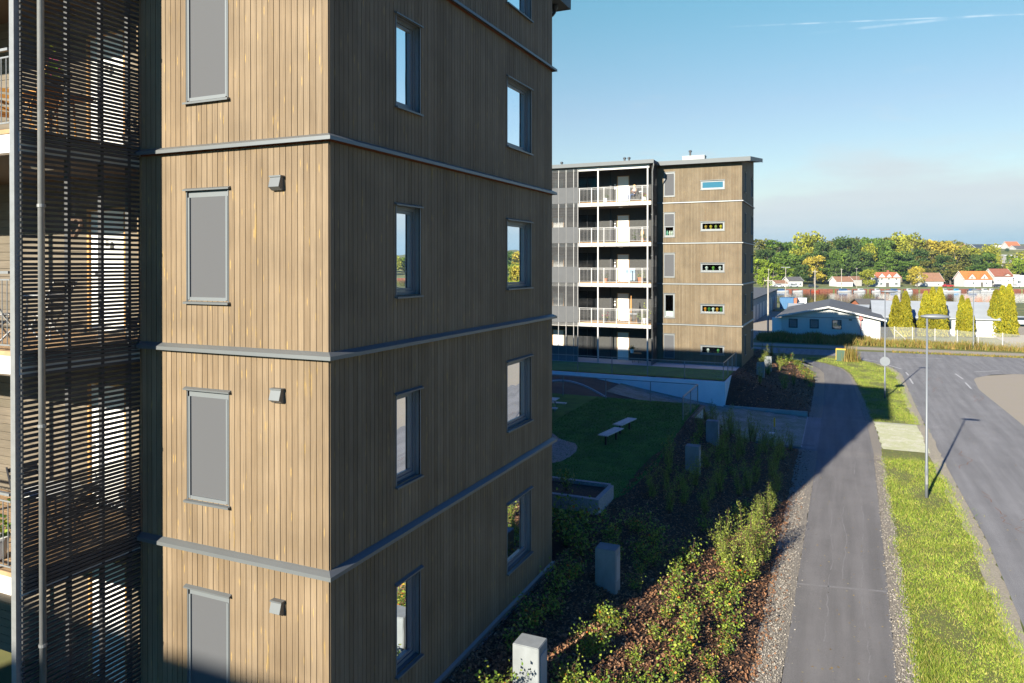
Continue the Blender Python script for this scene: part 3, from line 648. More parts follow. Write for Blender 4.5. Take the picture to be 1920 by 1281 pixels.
    if near:
        n = int((16.1-base)/.15); 
        for i in range(n):
            z0 = base+i*.15; 
            us = sorted({xw, XS} | {q for h in hol for q in h[:2]})
            for p, q in zip(us, us[1:]):
                if any(h[0] < (p+q)/2 < h[1] and h[2]-.0 < z0+.07 < h[3] for h in hol): continue
                bw.box(p, q, -.02, 0, z0+.004, z0+.146, PBW)
        backing(bw, PBW, xw, XS, base, 16.1, hol, -.022)
    else: backing(bw, PBW, xw, XS, base, 16.1, hol, 0)
    bw.build('balcony_wall', M['hclad'] if near else M['brick'], T)
    for (h0, h1, g0, g1) in hol:
        iw = winx and abs(h0-winx[0]) < .01
        if iw:
            q = MB().box(h0, h1, -.1, -.09, g0, g1, PBW).build('sliding_window', M['glass_dim'], T)
            b_ = MB()
            for k in range(26): b_.box(h0+.04, h1-.5, -.085, -.075, g0+.1+k*.08, g0+.13+k*.08, PBW)
            b_.build('louvre', M['slat'], q)
            MB().box(h0, h0+.06, -.09, -.02, g0, g1, PBW).box(h1-.06, h1, -.09, -.02, g0, g1, PBW).box((h0+h1)/2-.03, (h0+h1)/2+.03, -.09, -.02, g0, g1, PBW).build('frame', M['black'], q)
        else:
            q = MB().box(h0+.05, h1-.05, -.07, -.03, g0+.02, g1-.04, PBW).build('door', M['white'], T)
            MB().box(h0, h0+.05, -.09, .012, g0, g1, PBW).box(h1-.05, h1, -.09, .012, g0, g1, PBW).box(h0+.05, h1-.05, -.09, .012, g1-.04, g1, PBW).build('frame', M['reveal'], q)
            MB().tube([PBW(h0+.14, -.03, g0+1.02), PBW(h0+.14, .03, g0+1.02), PBW(h0+.27, .03, g0+1.02)], .011, 6).build('handle', M['steel'], q)
    if not near:
        for c in lev: MB().box(-15.98, -15.84, -.0, .06, c+.15, c+2.75, PBW).build('wall_post', M['black'], T)
        for c in lev[1:]: MB().box(-15.62, -15.52, .0, .08, c+1.25, c+1.42, PBW).build('wall_switch', M['white'], T); MB().box(-15.62, -15.52, .0, .08, c+1.55, c+1.62, PBW).build('wall_lamp', M['white'], T)
    for c in list(cs):
        d = c+.13
        s_ = MB().box(xw, XS+.06, YCf+.02, YB, d-.31, d-.045).build('balcony_slab', M['concw'], T)
        b_ = MB()
        for k in range(int((YB-YCf-.04)/.125)): b_.box(xw, XS+.04, YCf+.03+k*.125, YCf+.145+k*.125, d-.044, d-.01)
        b_.box(xw, XS+.04, YCf+.005, YCf+.028, d-.06, d+.0); b_.build('decking', M['deck'], s_)
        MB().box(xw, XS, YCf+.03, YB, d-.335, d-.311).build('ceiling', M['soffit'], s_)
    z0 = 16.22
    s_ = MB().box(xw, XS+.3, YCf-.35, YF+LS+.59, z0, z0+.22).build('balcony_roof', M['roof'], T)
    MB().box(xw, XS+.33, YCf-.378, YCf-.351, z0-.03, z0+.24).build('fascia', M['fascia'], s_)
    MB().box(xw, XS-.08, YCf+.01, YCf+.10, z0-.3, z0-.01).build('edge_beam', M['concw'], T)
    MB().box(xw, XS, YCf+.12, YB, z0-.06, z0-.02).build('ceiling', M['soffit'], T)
    # columns
    for x in cols:
        MB().box(x-.04, x+.055, YCf-.04, YCf+.07, base-.1, z0-.01).build('column', M['steel'] if near else M['white_steel'], T)
    # railings
    for i, d in enumerate(dk):
        segs = [(panel[1] if panel else xw, XS-.1)]
        for (a, b) in segs:
            r = MB(); r.box(a, b, YCf-.03, YCf+.02, d+1.03, d+1.065).box(a, b, YCf-.01, YCf+.0, d+.94, d+.96).box(a, b, YCf-.01, YCf+.0, d+.07, d+.09)
            x = b-.06; k = 0
            while x > a:
                if k % 9 == (3 if near else 4): r.box(x-.03, x+.03, YCf-.028, YCf-.016, d-.28, d+1.03)
                else: r.tube([(x, YCf-.005, d+.08), (x, YCf-.005, d+.95)], .007, 5, cap=False)
                x -= .105; k += 1
            r.build('railing', M['steel'] if near else M['white_steel'], T)
    # screen on the end of the balconies
    slat_panel(T, P0, YCf+.02 if near else YCf, YF-.03, dk, z0-.02, [YCf+.70, YCf+1.21, YCf+1.66], M['slat'], dense=True)
    slat_panel(T, lambda u, d, z: P0(u, d, z), YCf+.02, YF-.03, [base+.3], dk[0]-.26, [YCf+.70, YCf+1.21, YCf+1.66], M['slat'], dense=False)
    if panel:
        PP = lambda u, d, z: (u, YCf-.03-d, z)
        for a, b in zip(panel[0], panel[0][1:]):
            slat_panel(T, PP, a+.02, b-.02, dk, z0-.05, [], M['slat_b'], dense=False, th=.038)
            for d in [base+.1]+dk: MB().box(a+.01, b-.01, .031, .045, d-.05, d+1.14, PP).build('screen_infill', M['infill'], T)
            MB().box(b-.03, b+.0, -.03, .035, base, z0-.05, PP).build('screen_post', M['white_steel'], T)
    # downpipe outside the screen with swan neck
    xp, yp = XS+(.17 if near else .12), YCf+(.24 if near else .1); r_ = .042
    g = MB().tube([(xp, yp, base-.3), (xp, yp, z0-.75), (xp+.02, yp-.05, z0-.6), (XS+.3, YCf-.25, z0-.12), (XS+.3, YCf-.25, z0)], r_, 12); 
    g.build('downpipe', M['steel'], T, smooth=True)
    for c in lev[1:]: MB().tube([(xp, yp, c-.9), (xp, yp, c-.86)], .052, 12).box(xp-.08, xp-.04, yp-.01, yp+.01, c-.9, c-.87).build('pipe_clip', M['steel'], T)
    for c in list(cs):
        xl = -10.81 if near else -14.75; yl = YCf+.95
        MB().lathe((xl, yl, c+.13-.335-.055), [(.07, 0), (.14, .012), (.155, .035), (.155, .055)], 16).build('ceiling_lamp', M['white'], T)
    if rear:
        x1 = -7.62 if near else XR-1.4; y1 = YF+LS+2.78
        m_ = MB(); boards(m_, lambda u, d, z: (x1+d, u, z), YF+LS+.0, y1, base, 16.15, []); m_.build('wall_cladding', mc, T)
        MB().box(xw, x1-.022, YF+LS+.01, y1, base, 16.18).build('rear_wing', M['groove'], T)
        rr = MB().box(xw-.5, x1+.58, YF+LS+.6 if near else YF+LS+.65, y1+.62, 16.29, 16.52).build('rear_roof', M['roof'], T)
        MB().box(x1+.581, x1+.61, YF+LS+.6, y1+.62, 16.27, 16.56).box(xw-.5, x1+.61, y1+.621, y1+.65, 16.27, 16.56).build('fascia', M['fascia'], rr)
        MB().tube([(x1+.30, y1+.15, 16.29), (x1+.30, y1+.15, 16.08), (x1+.25, y1+.12, 16.0), (x1+.05, y1+.02, 15.85), (x1+.05, y1+.02, 2)], .045, 10).lathe((x1+.30, y1+.15, 16.1), [(.045, 0), (.10, .12), (.10, .19)], 10).build('downpipe', M['black'], T, smooth=True)
    for (x, y, w, h, pipes) in roof_boxes:
        zz = (z_(y)+.22) if x > XS else 16.42
        q = MB().box(x-w/2, x+w/2, y-.4, y+.4, zz-.4, zz+h).box(x-w/2-.03, x+w/2+.03, y-.43, y+.43, zz+h+.002, zz+h+.04).build('roof_vent_box', M['flash'], T)
        for px_ in pipes: MB().lathe((x+px_, y, zz+h+.04), [(.07, 0), (.07, .32), (.12, .33), (.12, .42), (.05, .46)], 10).build('flue', M['black'], q)
    return T
csA = [4.77, 7.72, 10.67, 13.62]; csB = [4.62, 7.57, 10.52, 13.47]
A = apartment('apartment_building', 'brown timber clad apartment block close by, filling the left of the view', -6.273, 8.02, 8.40, 3.66, csA, 1.88, 6.18, near=True,
    fwin=[(-8.86, -8.06, .75, 2.37, ['blind']*5)], swin=[(9.66, 10.36, .80, 2.2), (13.82, 15.09, .80, 2.2)], vents=[(-7.215, -7.035, 2.31, 2.51, (0, 1, 2))],
    xw=-34, door=(-11.75, -10.80), second=None, winx=(-16.5, -14.3), cols=(-9.935, -13.2, -16.4))
B = apartment('apartment_building', 'smaller looking second timber block with five rows of balconies, beyond the lawn', -6.257, 53.67, 7.60, 6.07, csB, 1.70, 51.84, near=False, mc=M['clad_b'],
    fwin=[(-11.75, -10.97, .52, 2.27, ['blind', 'open', 'blind', 'half', 'blind'])], slits=[(-9.10, -7.46, .92, 1.54, ['items', 'items', 'items', 'items', 'skyslit'])],
    swin=[(55.3, 56.0, .80, 2.2), (59.4, 60.67, .80, 2.2)], xw=-30, door=(-15.42, -14.48), second=(-20.65, -19.7), winx=(-18.7, -16.9), cols=(-12.52, -16.2),
    panel=([-22.7, -21.3, -19.9, -19.25, -18.65, -18.05, -17.72], -17.7), roofz=(16.3, 17.15),
    roof_boxes=[(-14.9, 55.3, 1.5, .35, (-.25, .1)), (-9.85, 55.3, 1.6, .3, (-.3,)), (-20.1, 55.3, 1.4, .3, (-.2,))])
apartment('apartment_building', 'timber clad block standing behind the viewpoint', -13.1, -35.6, 8.6, 12, [4.7, 7.65, 10.6, 13.55], 1.8, -38, full=False, roofz=(15.9, 16.75))

# ------------------------------------------------------------------ railings, walls, benches and other things on the lawn
def glass_rail(name, label, pts, z0s, h=1.1, group=None, mesh=True):
    t = thing(name, label, 'railing', (pts[0][0], pts[0][1], z0s), group)
    top, n = MB(), 0
    for (a, b), (c, d) in zip(pts, pts[1:]):
        A_ = Vector((a, b, z0s)); B_ = Vector((c, d, z0s)); ln = (B_-A_).length; k = max(1, round(ln/2.35)); dr = (B_-A_)/ln; nn = Vector((-dr.y, dr.x, 0))*.02
        top.hexa([A_-nn+Vector((0, 0, h-.04)), B_-nn+Vector((0, 0, h-.04)), B_+nn+Vector((0, 0, h-.04)), A_+nn+Vector((0, 0, h-.04)), A_-nn+Vector((0, 0, h)), B_-nn+Vector((0, 0, h)), B_+nn+Vector((0, 0, h)), A_+nn+Vector((0, 0, h))])
        for i in range(k+1):
            if i == 0 and n: continue
            p = A_+dr*ln*i/k; MB().box(p.x-.022, p.x+.022, p.y-.022, p.y+.022, z0s-.1, z0s+h-.041).build('post', M['steel'], t)
        q = MB(); s_ = Vector((0, 0, 1))
        q.quad(A_+s_*.06, B_+s_*.06, B_+s_*(h-.045), A_+s_*(h-.045)); q.build('mesh_panel', M['wire'], t); n += 1
    top.build('top_rail', M['steel'], t); return t
def wiremat(name, fac, col):
    m = bpy.data.materials.new(name); m.use_nodes = True; t = m.node_tree; n = t.nodes; l = t.links; b = n['Principled BSDF']; b.inputs['Base Color'].default_value = (*col, 1); b.inputs['Roughness'].default_value = .5
    tr = n.new('ShaderNodeBsdfTransparent'); mx = n.new('ShaderNodeMixShader'); mx.inputs[0].default_value = fac; l.new(tr.outputs[0], mx.inputs[1]); l.new(b.outputs[0], mx.inputs[2]); l.new(mx.outputs[0], n['Material Output'].inputs[0]); return m
M['wire'] = wiremat('fine_wire_mesh', .16, (.30, .32, .32)); M['chain'] = wiremat('chain_link', .26, (.36, .36, .34))
glass_rail('railing', 'steel railing with fine mesh along the white wall edge of the raised terrace', [(-28, 47.0), (-6.58, 47.0), (-6.58, 53.2)], 1.8)
glass_rail('railing', 'steel railing along the far edge of the big lawn, turning at its corner', [(-26, 37.9), (-6.6, 38.1), (-6.6, 34.2)], 1.8)
w = MB().box(-34, -6.42, 46.70, 46.92, -.6, 1.76).box(-6.50, -6.42, 46.92, 53.4, -.2, 1.76)
tag(w.build('retaining_wall', mat('rendered_wall', (.80, .80, .78), .8, var=.08, scale=1.1, bump=.08)), 'long pale concrete retaining wall below the terrace of the second block', 'wall')
w = MB().box(-34, -6.62, 38.28, 38.5, -.5, 1.80).prism([(-6.62, 38.5, -.3), (-6.62, 38.5, 1.70), (-6.62, 33.9, 1.70), (-6.62, 34.6, 1.2), (-6.62, 37.2, -.3)], (.24, 0, 0))
wt = thing('retaining_wall', 'short white wing wall with brown capping at the corner of the lawn', 'wall', (-6.5, 36, 1.5)); w.build('wall', M['whitew'], wt)
MB().box(-6.66, -6.28, 33.8, 38.56, 1.705, 1.755).build('capping', M['reveal2'] if 'reveal2' in M else mat('brown_capping', (.24, .16, .11), .8, var=.2, scale=6), wt)
def block(x, y, zt, label, w=.50, d=.42, h=2.0):
    t = thing('concrete_block', label, 'vent shaft', (x, y, zt-h), 'concrete vent shafts along the planted slope')
    b = bmesh.new(); bmesh.ops.create_cube(b, size=1); bmesh.ops.scale(b, vec=(w, d, h), verts=b.verts); bmesh.ops.translate(b, vec=(x, y, zt-h/2), verts=b.verts)
    bmesh.ops.bevel(b, geom=b.edges[:], offset=.012, segments=2, affect='EDGES'); me = bpy.data.meshes.new('shaft'); b.to_mesh(me); b.free(); me.materials.append(M['concblk']); o = bpy.data.objects.new('shaft', me); link(o, t)
    g = MB(); g.box(x+w/2+.001, x+w/2+.012, y-d*.32, y+d*.32, zt-.75, zt-.16)
    g.build('grille', M['concd'], o); return t
M['concblk'] = mat('block_concrete', (.21, .225, .225), .85, var=.3, scale=1.8, bump=.15, bscale=50, stretch=(1, 1, .6))
for (x, y, zt), lb in zip([(-5.02, 12.05, 2.3), (-5.02, 16.85, 2.3), (-4.95, 27.6, 2.3), (-4.97, 32.35, 2.3), (-4.95, 53.2, 2.25), (-4.78, 57.0, 2.25)],
    ['nearest concrete vent shaft, sunlit, at the bottom edge of the photo', 'concrete vent shaft in shade beside the corner of the near block', 'concrete vent shaft on the slope to the right of the two lawn benches', 'concrete vent shaft next to the wing wall and ramp paving', 'pale concrete vent shaft beside the second block, nearer of the two there', 'farthest concrete vent shaft, with one face in the sun, by the road corner']):
    block(x, y, zt, lb)
def bench(x, y, rz, label, group='flat timber benches on the lawn'):
    t = thing('bench', label, 'bench', (x, y, 1.8), group); Mx = Matrix.Translation((x, y, 1.8)) @ Matrix.Rotation(rz, 4, 'Z')
    s_ = MB()
    for k in range(5): s_.box(-.8, .8, -.21+k*.086, -.21+k*.086+.074, .42, .46, M=Mx)
    s_.build('seat', M['woodbench'], t)
    for x_ in (-.5, .5):
        l_ = MB().box(x_-.03, x_+.03, -.035, .035, 0, .40, M=Mx).box(x_-.03, x_+.03, -.2, .2, .385, .418, M=Mx).box(x_-.08, x_+.08, -.1, .1, 0, .012, M=Mx)
        l_.build('leg', M['black'], t)
bench(-8.43, 28.75, R_(82), 'flat timber bench on the dark lawn, the nearer of two in line'); bench(-8.43, 30.85, R_(82), 'flat timber bench on the dark lawn, the farther of two in line')
# picnic table with curved steel legs
t = thing('picnic_table', 'picnic table with curved steel legs, half hidden behind the near block', 'picnic table', (-12.9, 33.2, 1.8)); Mx = Matrix.Translation((-12.9, 33.0, 1.8)) @ Matrix.Rotation(R_(2), 4, 'Z')
s_ = MB()
for k in range(6): s_.box(-1, .55, -.36+k*.122, -.25+k*.122, .72, .76, M=Mx)
s_.build('tabletop', M['woodbench'], t)
for yy in (-.75, .62):
    s_ = MB(); s_.box(-1, .8, yy-.14, yy-.01, .44, .48, M=Mx); s_.box(-1, .8, yy+.0, yy+.13, .44, .48, M=Mx); s_.build('seat', M['woodbench'], t)
for xx in (-.7, .3):
    for sg in (-1, 1):
        pts = [Mx @ Vector((xx, sg*(.68-.34*math.cos(a) if False else .75-.22*math.sin(a)*1.6), .44*abs(math.cos(a/1.0))+.02)) for a in np.linspace(0, math.pi*.9, 12)]
        pts[-1] = Mx @ Vector((xx, sg*.2, .72))
        MB().tube(pts, .024, 8).build('leg', M['steel'], t, smooth=True)
# granite trough planter
t = thing('planter', 'long granite kerb planter full of soil on the lawn', 'planter', (-8.4, 21.1, 1.8)); g = MB(); zt = 2.22
g.box(-10.9, -6.32, 20.30, 20.46, 1.78, zt).box(-10.9, -6.45, 21.85, 22.0, 1.78, zt).box(-6.47, -6.32, 20.461, 21.849, 1.78, zt).box(-10.9, -10.75, 20.461, 21.849, 1.78, zt); g.build('kerb', M['granite'], t)
MB().box(-10.74, -6.48, 20.47, 21.84, 1.75, 2.12).build('soil', M['soil'], t)
# white pipe arches of the play area seen through the far railing
for k, (pa, lb) in enumerate([([(-18, 41.4), (-11.9, 41.0)], 'low white tubular arch on the bank behind the lawn railing, longer one'), ([(-20.5, 38.9), (-14.9, 38.7)], 'low white tubular arch beside the picnic table, cut by the near block')]):
    (x0, y0), (x1, y1) = pa; pts = [(x0+(x1-x0)*i/16, y0+(y1-y0)*i/16, hgt(x1, y0)+.06+1.0*math.sin(math.pi*i/16)) for i in range(17)]
    tag(MB().tube(pts, .06, 8).build('bike_arch', M['white_steel'], smooth=True), lb, 'tube arch', 'white tube arches')
# yellow marker post and small white box by the ramp
t = thing('marker_post', 'thin marker post with a yellow top beside the ramp paving', 'marker post', (-2.95, 38.8, .1)); MB().tube([(-2.95, 38.8, 0), (-2.95, 38.8, .9)], .022, 8).build('post', M['steel'], t)
MB().tube([(-2.95, 38.8, .901), (-2.95, 38.8, 1.35)], .04, 8).build('yellow_cap', mat('yellow_plastic', (.65, .42, .02), .5), t)
t = thing('meter_box', 'small white meter box on a post at the near side of the ramp', 'meter box', (-2.95, 37.6, .2)); MB().tube([(-2.95, 37.6, 0), (-2.95, 37.6, .55)], .025, 8).build('post', M['steel'], t)
MB().box(-3.1, -2.8, 37.5, 37.7, .56, .82).box(-3.12, -2.78, 37.48, 37.72, .821, .85).build('cabinet', M['white'], t)

# ------------------------------------------------------------------ lamps, signs, poles, cabinets
def lamp(x, y, H, label, arm=.55, rz=0, z=0., group='slender grey street lamps'):
    t = thing('street_lamp', label, 'street lamp', (x, y, z), group)
    MB().tube([(x, y, z-.05), (x, y, z+1.2), (x, y, z+1.25), (x, y, z+H)], [.062, .062, .05, .036], 14).build('pole', M['lampg'], t, smooth=True)
    MB().box(x-.035, x+.035, y-.068, y-.052, z+.5, z+.85).build('hatch', M['steel'], t)
    Mx = Matrix.Translation((x, y, z+H)) @ Matrix.Rotation(rz, 4, 'Z'); h = MB(); n = 10; 
    for i in range(n+1):
        s = i/n; xx = -.22+1.0*s; wd = .15*math.sin(math.pi*min(1, max(.04, s)))**.45; hh = .10*math.sin(math.pi*min(.97, max(.06, s)))**.5
        for k in range(10):
            a = 2*math.pi*k/10; h.v.append(tuple(Mx @ Vector((xx, wd*math.cos(a), .05+hh*math.sin(a)))))
    for i in range(n):
        for k in range(10): k2 = (k+1) % 10; h.f.append((i*10+k, i*10+k2, (i+1)*10+k2, (i+1)*10+k))
    h.f.append(tuple(range(10))[::-1]); h.f.append(tuple(n*10+k for k in range(10)))
    o = h.build('lamp_head', M['lampg'], t, smooth=True)
    MB().box(.15, .62, -.09, .09, -.035, -.022, M=Mx).build('lens', M['glass_clear'], o); return t
M['lampg'] = mat('lamp_grey', (.16, .175, .19), .45, metal=.1, var=.05)
lamp(3.10, 32.48, 6.95, 'tall grey street lamp on the grass strip, the nearest one, in full sun')
t2 = lamp(2.81, 55.36, 7.15, 'tall grey street lamp with a round sign on its pole')
lamp(12.95, 90.77, 6.25, 'street lamp across the junction, standing at the far pavement by the conifers')
sg = thing('traffic_sign', 'round pale traffic sign clamped to the second street lamp', 'traffic sign', (2.81, 55.3, 2.5))
MB().tube([(2.81, 55.27, 2.5), (2.81, 55.29, 2.5)], .31, 32).build('sign_plate', M['lampg'], sg); MB().box(2.74, 2.88, 55.291, 55.36, 2.4, 2.44).box(2.74, 2.88, 55.291, 55.36, 2.58, 2.62).build('clamp', M['steel'], sg)
def pole(px, pytop, x, y, z, label, r=.12, lampx=False):
    H = (at(px, pytop, 1)-CAM); k = (y)/H.y if False else None
    d = Vector((x, y, 0)).dot(VV); zt = CAM.z + d*((CY-pytop)/FPX)
    t = thing('utility_pole', label, 'pole', (x, y, z), 'poles around the yard'); MB().tube([(x, y, z-.3), (x, y, zt)], [r, r*.75], 10).build('pole', M['poleg'], t)
    MB().box(x-.5, x+.5, y-.05, y+.05, zt-.5, zt-.4).build('crossarm', M['poleg'], t) if not lampx else MB().box(x-.9, x-.2, y-.1, y+.1, zt-.02, zt+.12).box(x+.2, x+.9, y-.1, y+.1, zt-.02, zt+.12).box(x-.3, x+.3, y-.04, y+.04, zt-.03, zt+.03).build('twin_lamp', M['lampg'], t)
    return t
M['poleg'] = mat('weathered_pole', (.34, .31, .26), .85, var=.25, scale=3)
pole(1440, 528, -8.35, 99.4, 0, 'grey timber utility pole beside the garages, left of the white cottage')
p = gnd(1528, 584, -1.0); pole(1528, 514, p.x, p.y, -1, 'thick timber pole rising behind the cottage roof')
p = gnd(1473, 584, -.9); pole(1473, 510, p.x, p.y, -1, 'slim pole with twin lamps over the river', r=.08, lampx=True)
p = far(at(1435, 500, 310).dot(UU), 306, 0); pole(1435, 512, p.x, p.y, -1, 'pole on the far river bank beside the yellow-green trees', r=.12)
p = far(at(1570, 500, 312).dot(UU), 308, 0); pole(1566, 512, p.x, p.y, -1, 'timber pole on the far bank left of the brown-roofed cottage', r=.16)
p = far(at(1598, 500, 312).dot(UU), 308, 0); pole(1598, 510, p.x, p.y, -1, 'slim flagpole on the far bank in front of the brown-roofed cottage', r=.07)
t = thing('electrical_cabinet', 'dark green electrical cabinet with a yellow lid at the road corner', 'cabinet', (.15, 75.2, 0))
MB().box(-.25, .5, 75, 75.5, 0, 1.05).build('cabinet', mat('green_enamel', (.03, .07, .04), .5), t); MB().box(-.3, .55, 74.95, 75.55, 1.051, 1.16).box(-.3, -.251, 74.98, 75.52, .1, 1.05).build('lid', mat('yellow_lid', (.5, .33, .03), .6), t)
P_ = [(random.gauss(1.0, .3), random.gauss(75.3, .3), 0) for _ in range(500)]; tag(grass('weed_clump', P_, rng.uniform(.4, 1.7, 500), .03, M['blade_dry'], lean=.12), 'tall brown weed clump beside the electrical cabinet', 'weeds')
# fence with chain link along the far pavement
t = thing('chain_link_fence', 'chain link fence with white posts in front of the conifers', 'fence', (4.3, 96, 0))
fp = [(1648, 640, 614), (1677, 640, 615), (1711, 641, 616), (1753, 645, 617), (1795, 648, 620), (1834, 652, 621), (1880, 655, 623), (1935, 660, 625), (2010, 668, 628)]
gp = [gnd(a, b) for a, b, c in fp]
for p in gp: MB().tube([(p.x, p.y, -.1), (p.x, p.y, 1.75)], .05, 8).build('post', M['white_steel'], t)
for p, q in zip(gp, gp[1:]): MB().quad((p.x, p.y, .05), (q.x, q.y, .05), (q.x, q.y, 1.68), (p.x, p.y, 1.68)).build('wire_mesh', M['chain'], t)
p, q = gp[1], gp[2]; MB().tube([(p.x, p.y, 1.4), ((p+(q-p)*.7).x, (p+(q-p)*.7).y, .1)], .04, 8).build('brace', M['white_steel'], t)

# ------------------------------------------------------------------ cottages, garages, yard
def gable_house(name, label, cat, o, ax, w, d, h, rh, wall, roof, over=.4, base=-.3, group=None, wins=(), door=None, trim=None, cross=(), chim=None, rt=.14, hip=False):
    """o = middle of the wall that faces the viewer, ax = unit vector along that wall; the ridge runs along the wall unless ridge='d'"""
    t = thing(name, label, cat, o, group); ax = Vector(ax).normalized(); ay = Vector((-ax.y, ax.x, 0)); o = Vector(o)
    Q = lambda a, b, c: tuple(o+ax*a+ay*b+Vector((0, 0, c)))
    m = MB(); m.hexa([Q(-w/2, 0, base), Q(w/2, 0, base), Q(w/2, d, base), Q(-w/2, d, base), Q(-w/2, 0, h), Q(w/2, 0, h), Q(w/2, d, h), Q(-w/2, d, h)])
    m.add([Q(-w/2, 0, h), Q(-w/2, d, h), Q(-w/2, d/2, h+rh), Q(w/2, 0, h), Q(w/2, d, h), Q(w/2, d/2, h+rh)], [(0, 1, 2), (3, 5, 4)])
    for (cx, cw, chh, dep) in cross:      # front gables
        m.add([Q(cx-cw/2, -.06, h-.8), Q(cx+cw/2, -.06, h-.8), Q(cx+cw/2, -.06, h+.25), Q(cx, -.06, h+chh), Q(cx-cw/2, -.06, h+.25)], [(0, 1, 2, 3, 4)])
    m.build('wall', wall, t)
    r = MB(); e = over; sl = rh/(d/2); 
    for s_, (b0, b1) in ((1, (-e, d/2)), (-1, (d+e, d/2))):
        z0 = h-e*sl; z1 = h+rh
        r.hexa([Q(-w/2-e, b0, z0), Q(w/2+e, b0, z0), Q(w/2+e, b1, z1), Q(-w/2-e, b1, z1), Q(-w/2-e, b0, z0+rt), Q(w/2+e, b0, z0+rt), Q(w/2+e, b1, z1+rt), Q(-w/2-e, b1, z1+rt)])
    for (cx, cw, chh, dep) in cross:
        zb = h+.25
        for sg in (-1, 1):
            r.hexa([Q(cx+sg*(cw/2+.25), -.45, zb-.12), Q(cx, -.45, h+chh), Q(cx, dep, h+chh), Q(cx+sg*(cw/2+.25), dep, zb-.12), Q(cx+sg*(cw/2+.25), -.45, zb+.0), Q(cx, -.45, h+chh+.12), Q(cx, dep, h+chh+.12), Q(cx+sg*(cw/2+.25), dep, zb+.0)])
    ro = r.build('roof', roof, t)
    if trim is not None:
        for sg in (-1, 1):
            b_ = MB(); x_ = sg*(w/2+e+.02)
            for (b0, z0, b1, z1) in ((-e, h-e*sl, d/2, h+rh), (d+e, h-e*sl, d/2, h+rh)):
                b_.hexa([Q(x_-.03, b0, z0-.1), Q(x_+.03, b0, z0-.1), Q(x_+.03, b1, z1-.1), Q(x_-.03, b1, z1-.1), Q(x_-.03, b0, z0+rt+.02), Q(x_+.03, b0, z0+rt+.02), Q(x_+.03, b1, z1+rt+.02), Q(x_-.03, b1, z1+rt+.02)])
            b_.build('bargeboard', trim, ro)
    if chim is not None:
        cx, ch_ = chim; c_ = MB(); z = h+rh; c_.hexa([Q(cx-.4, d/2-.4, z-.5), Q(cx+.4, d/2-.4, z-.5), Q(cx+.4, d/2+.4, z-.5), Q(cx-.4, d/2+.4, z-.5), Q(cx-.4, d/2-.4, z+ch_), Q(cx+.4, d/2-.4, z+ch_), Q(cx+.4, d/2+.4, z+ch_), Q(cx-.4, d/2+.4, z+ch_)]); c_.build('chimney', M['redbrick'], ro)
    for (cx, cz, ww, hh) in wins:
        f = MB(); a, b, c, g = cx-ww/2, cx+ww/2, cz-hh/2, cz+hh/2
        for (p0, p1, q0, q1) in ((a-.07, b+.07, g, g+.08), (a-.07, b+.07, c-.08, c), (a-.07, a, c, g), (b, b+.07, c, g), (cx-.03, cx+.03, c, g)): f.hexa([Q(p0, -.10, q0), Q(p1, -.10, q0), Q(p1, -.01, q0), Q(p0, -.01, q0), Q(p0, -.10, q1), Q(p1, -.10, q1), Q(p1, -.01, q1), Q(p0, -.01, q1)])
        w_ = f.build('window', M['fr_dark'] if trim is M['flash'] else M['white'], t); MB().hexa([Q(a, -.075, c), Q(b, -.075, c), Q(b, -.07, c), Q(a, -.07, c), Q(a, -.075, g), Q(b, -.075, g), Q(b, -.07, g), Q(a, -.07, g)]).build('pane', M['glass'], w_)
    if door:
        cx, dw, dh = door; MB().hexa([Q(cx-dw/2, -.08, 0), Q(cx+dw/2, -.08, 0), Q(cx+dw/2, -.01, 0), Q(cx-dw/2, -.01, 0), Q(cx-dw/2, -.08, dh), Q(cx+dw/2, -.08, dh), Q(cx+dw/2, -.01, dh), Q(cx-dw/2, -.01, dh)]).build('door', M['door_d'], t)
    return t, Q
M['redbrick'] = mat('chimney_brick', (.26, .10, .06), .9, var=.2); M['fr_dark'] = mat('dark_blue_frame', (.03, .05, .07), .5); M['door_d'] = mat('house_door', (.10, .09, .08), .6)
M['r_orange'] = mat('orange_roof_tiles', (.52, .15, .035), .8, var=.15, scale=1.5); M['r_brown'] = mat('brown_roof_tiles', (.25, .13, .075), .85, var=.2, scale=1.2); M['r_red'] = mat('red_roof_tiles', (.40, .13, .06), .85, var=.2, scale=1.2)
M['r_maroon'] = mat('dark_red_roof_tiles', (.24, .085, .05), .85, var=.15, scale=1.2); M['r_grey'] = mat('grey_roof_tiles', (.10, .095, .09), .85, var=.15)
# cottage with its gable towards the junction: built by hand because the ridge runs away from the viewer
t = thing('cottage', 'single-storey white cottage with a low dark gable roof, half in shadow', 'cottage', (-1, 97.5, 0)); Q = lambda a, b, c: (a, 97.5+b, c)
x0, x1, xm, hb, zr = -6.6, 4.45, -1.2, 2.6, 3.75
m = MB().add([Q(x0, 0, -.3), Q(x1, 0, -.3), Q(x1, 0, hb-.1), Q(xm, 0, zr), Q(x0, 0, hb)], [(0, 1, 2, 3, 4)]).add([Q(x0, 22, -.3), Q(x1, 22, -.3), Q(x1, 22, hb-.1), Q(xm, 22, zr), Q(x0, 22, hb)], [(4, 3, 2, 1, 0)]).quad(Q(x0, 0, -.3), Q(x0, 0, hb), Q(x0, 22, hb), Q(x0, 22, -.3)).quad(Q(x1, 0, -.3), Q(x1, 22, -.3), Q(x1, 22, hb-.1), Q(x1, 0, hb-.1))
for k in range(1, 17): m.box(x0-.0, x1, 97.5-.018, 97.5, k*.155, k*.155+.012)
m.build('wall', M['whitew'], t)
m = MB()
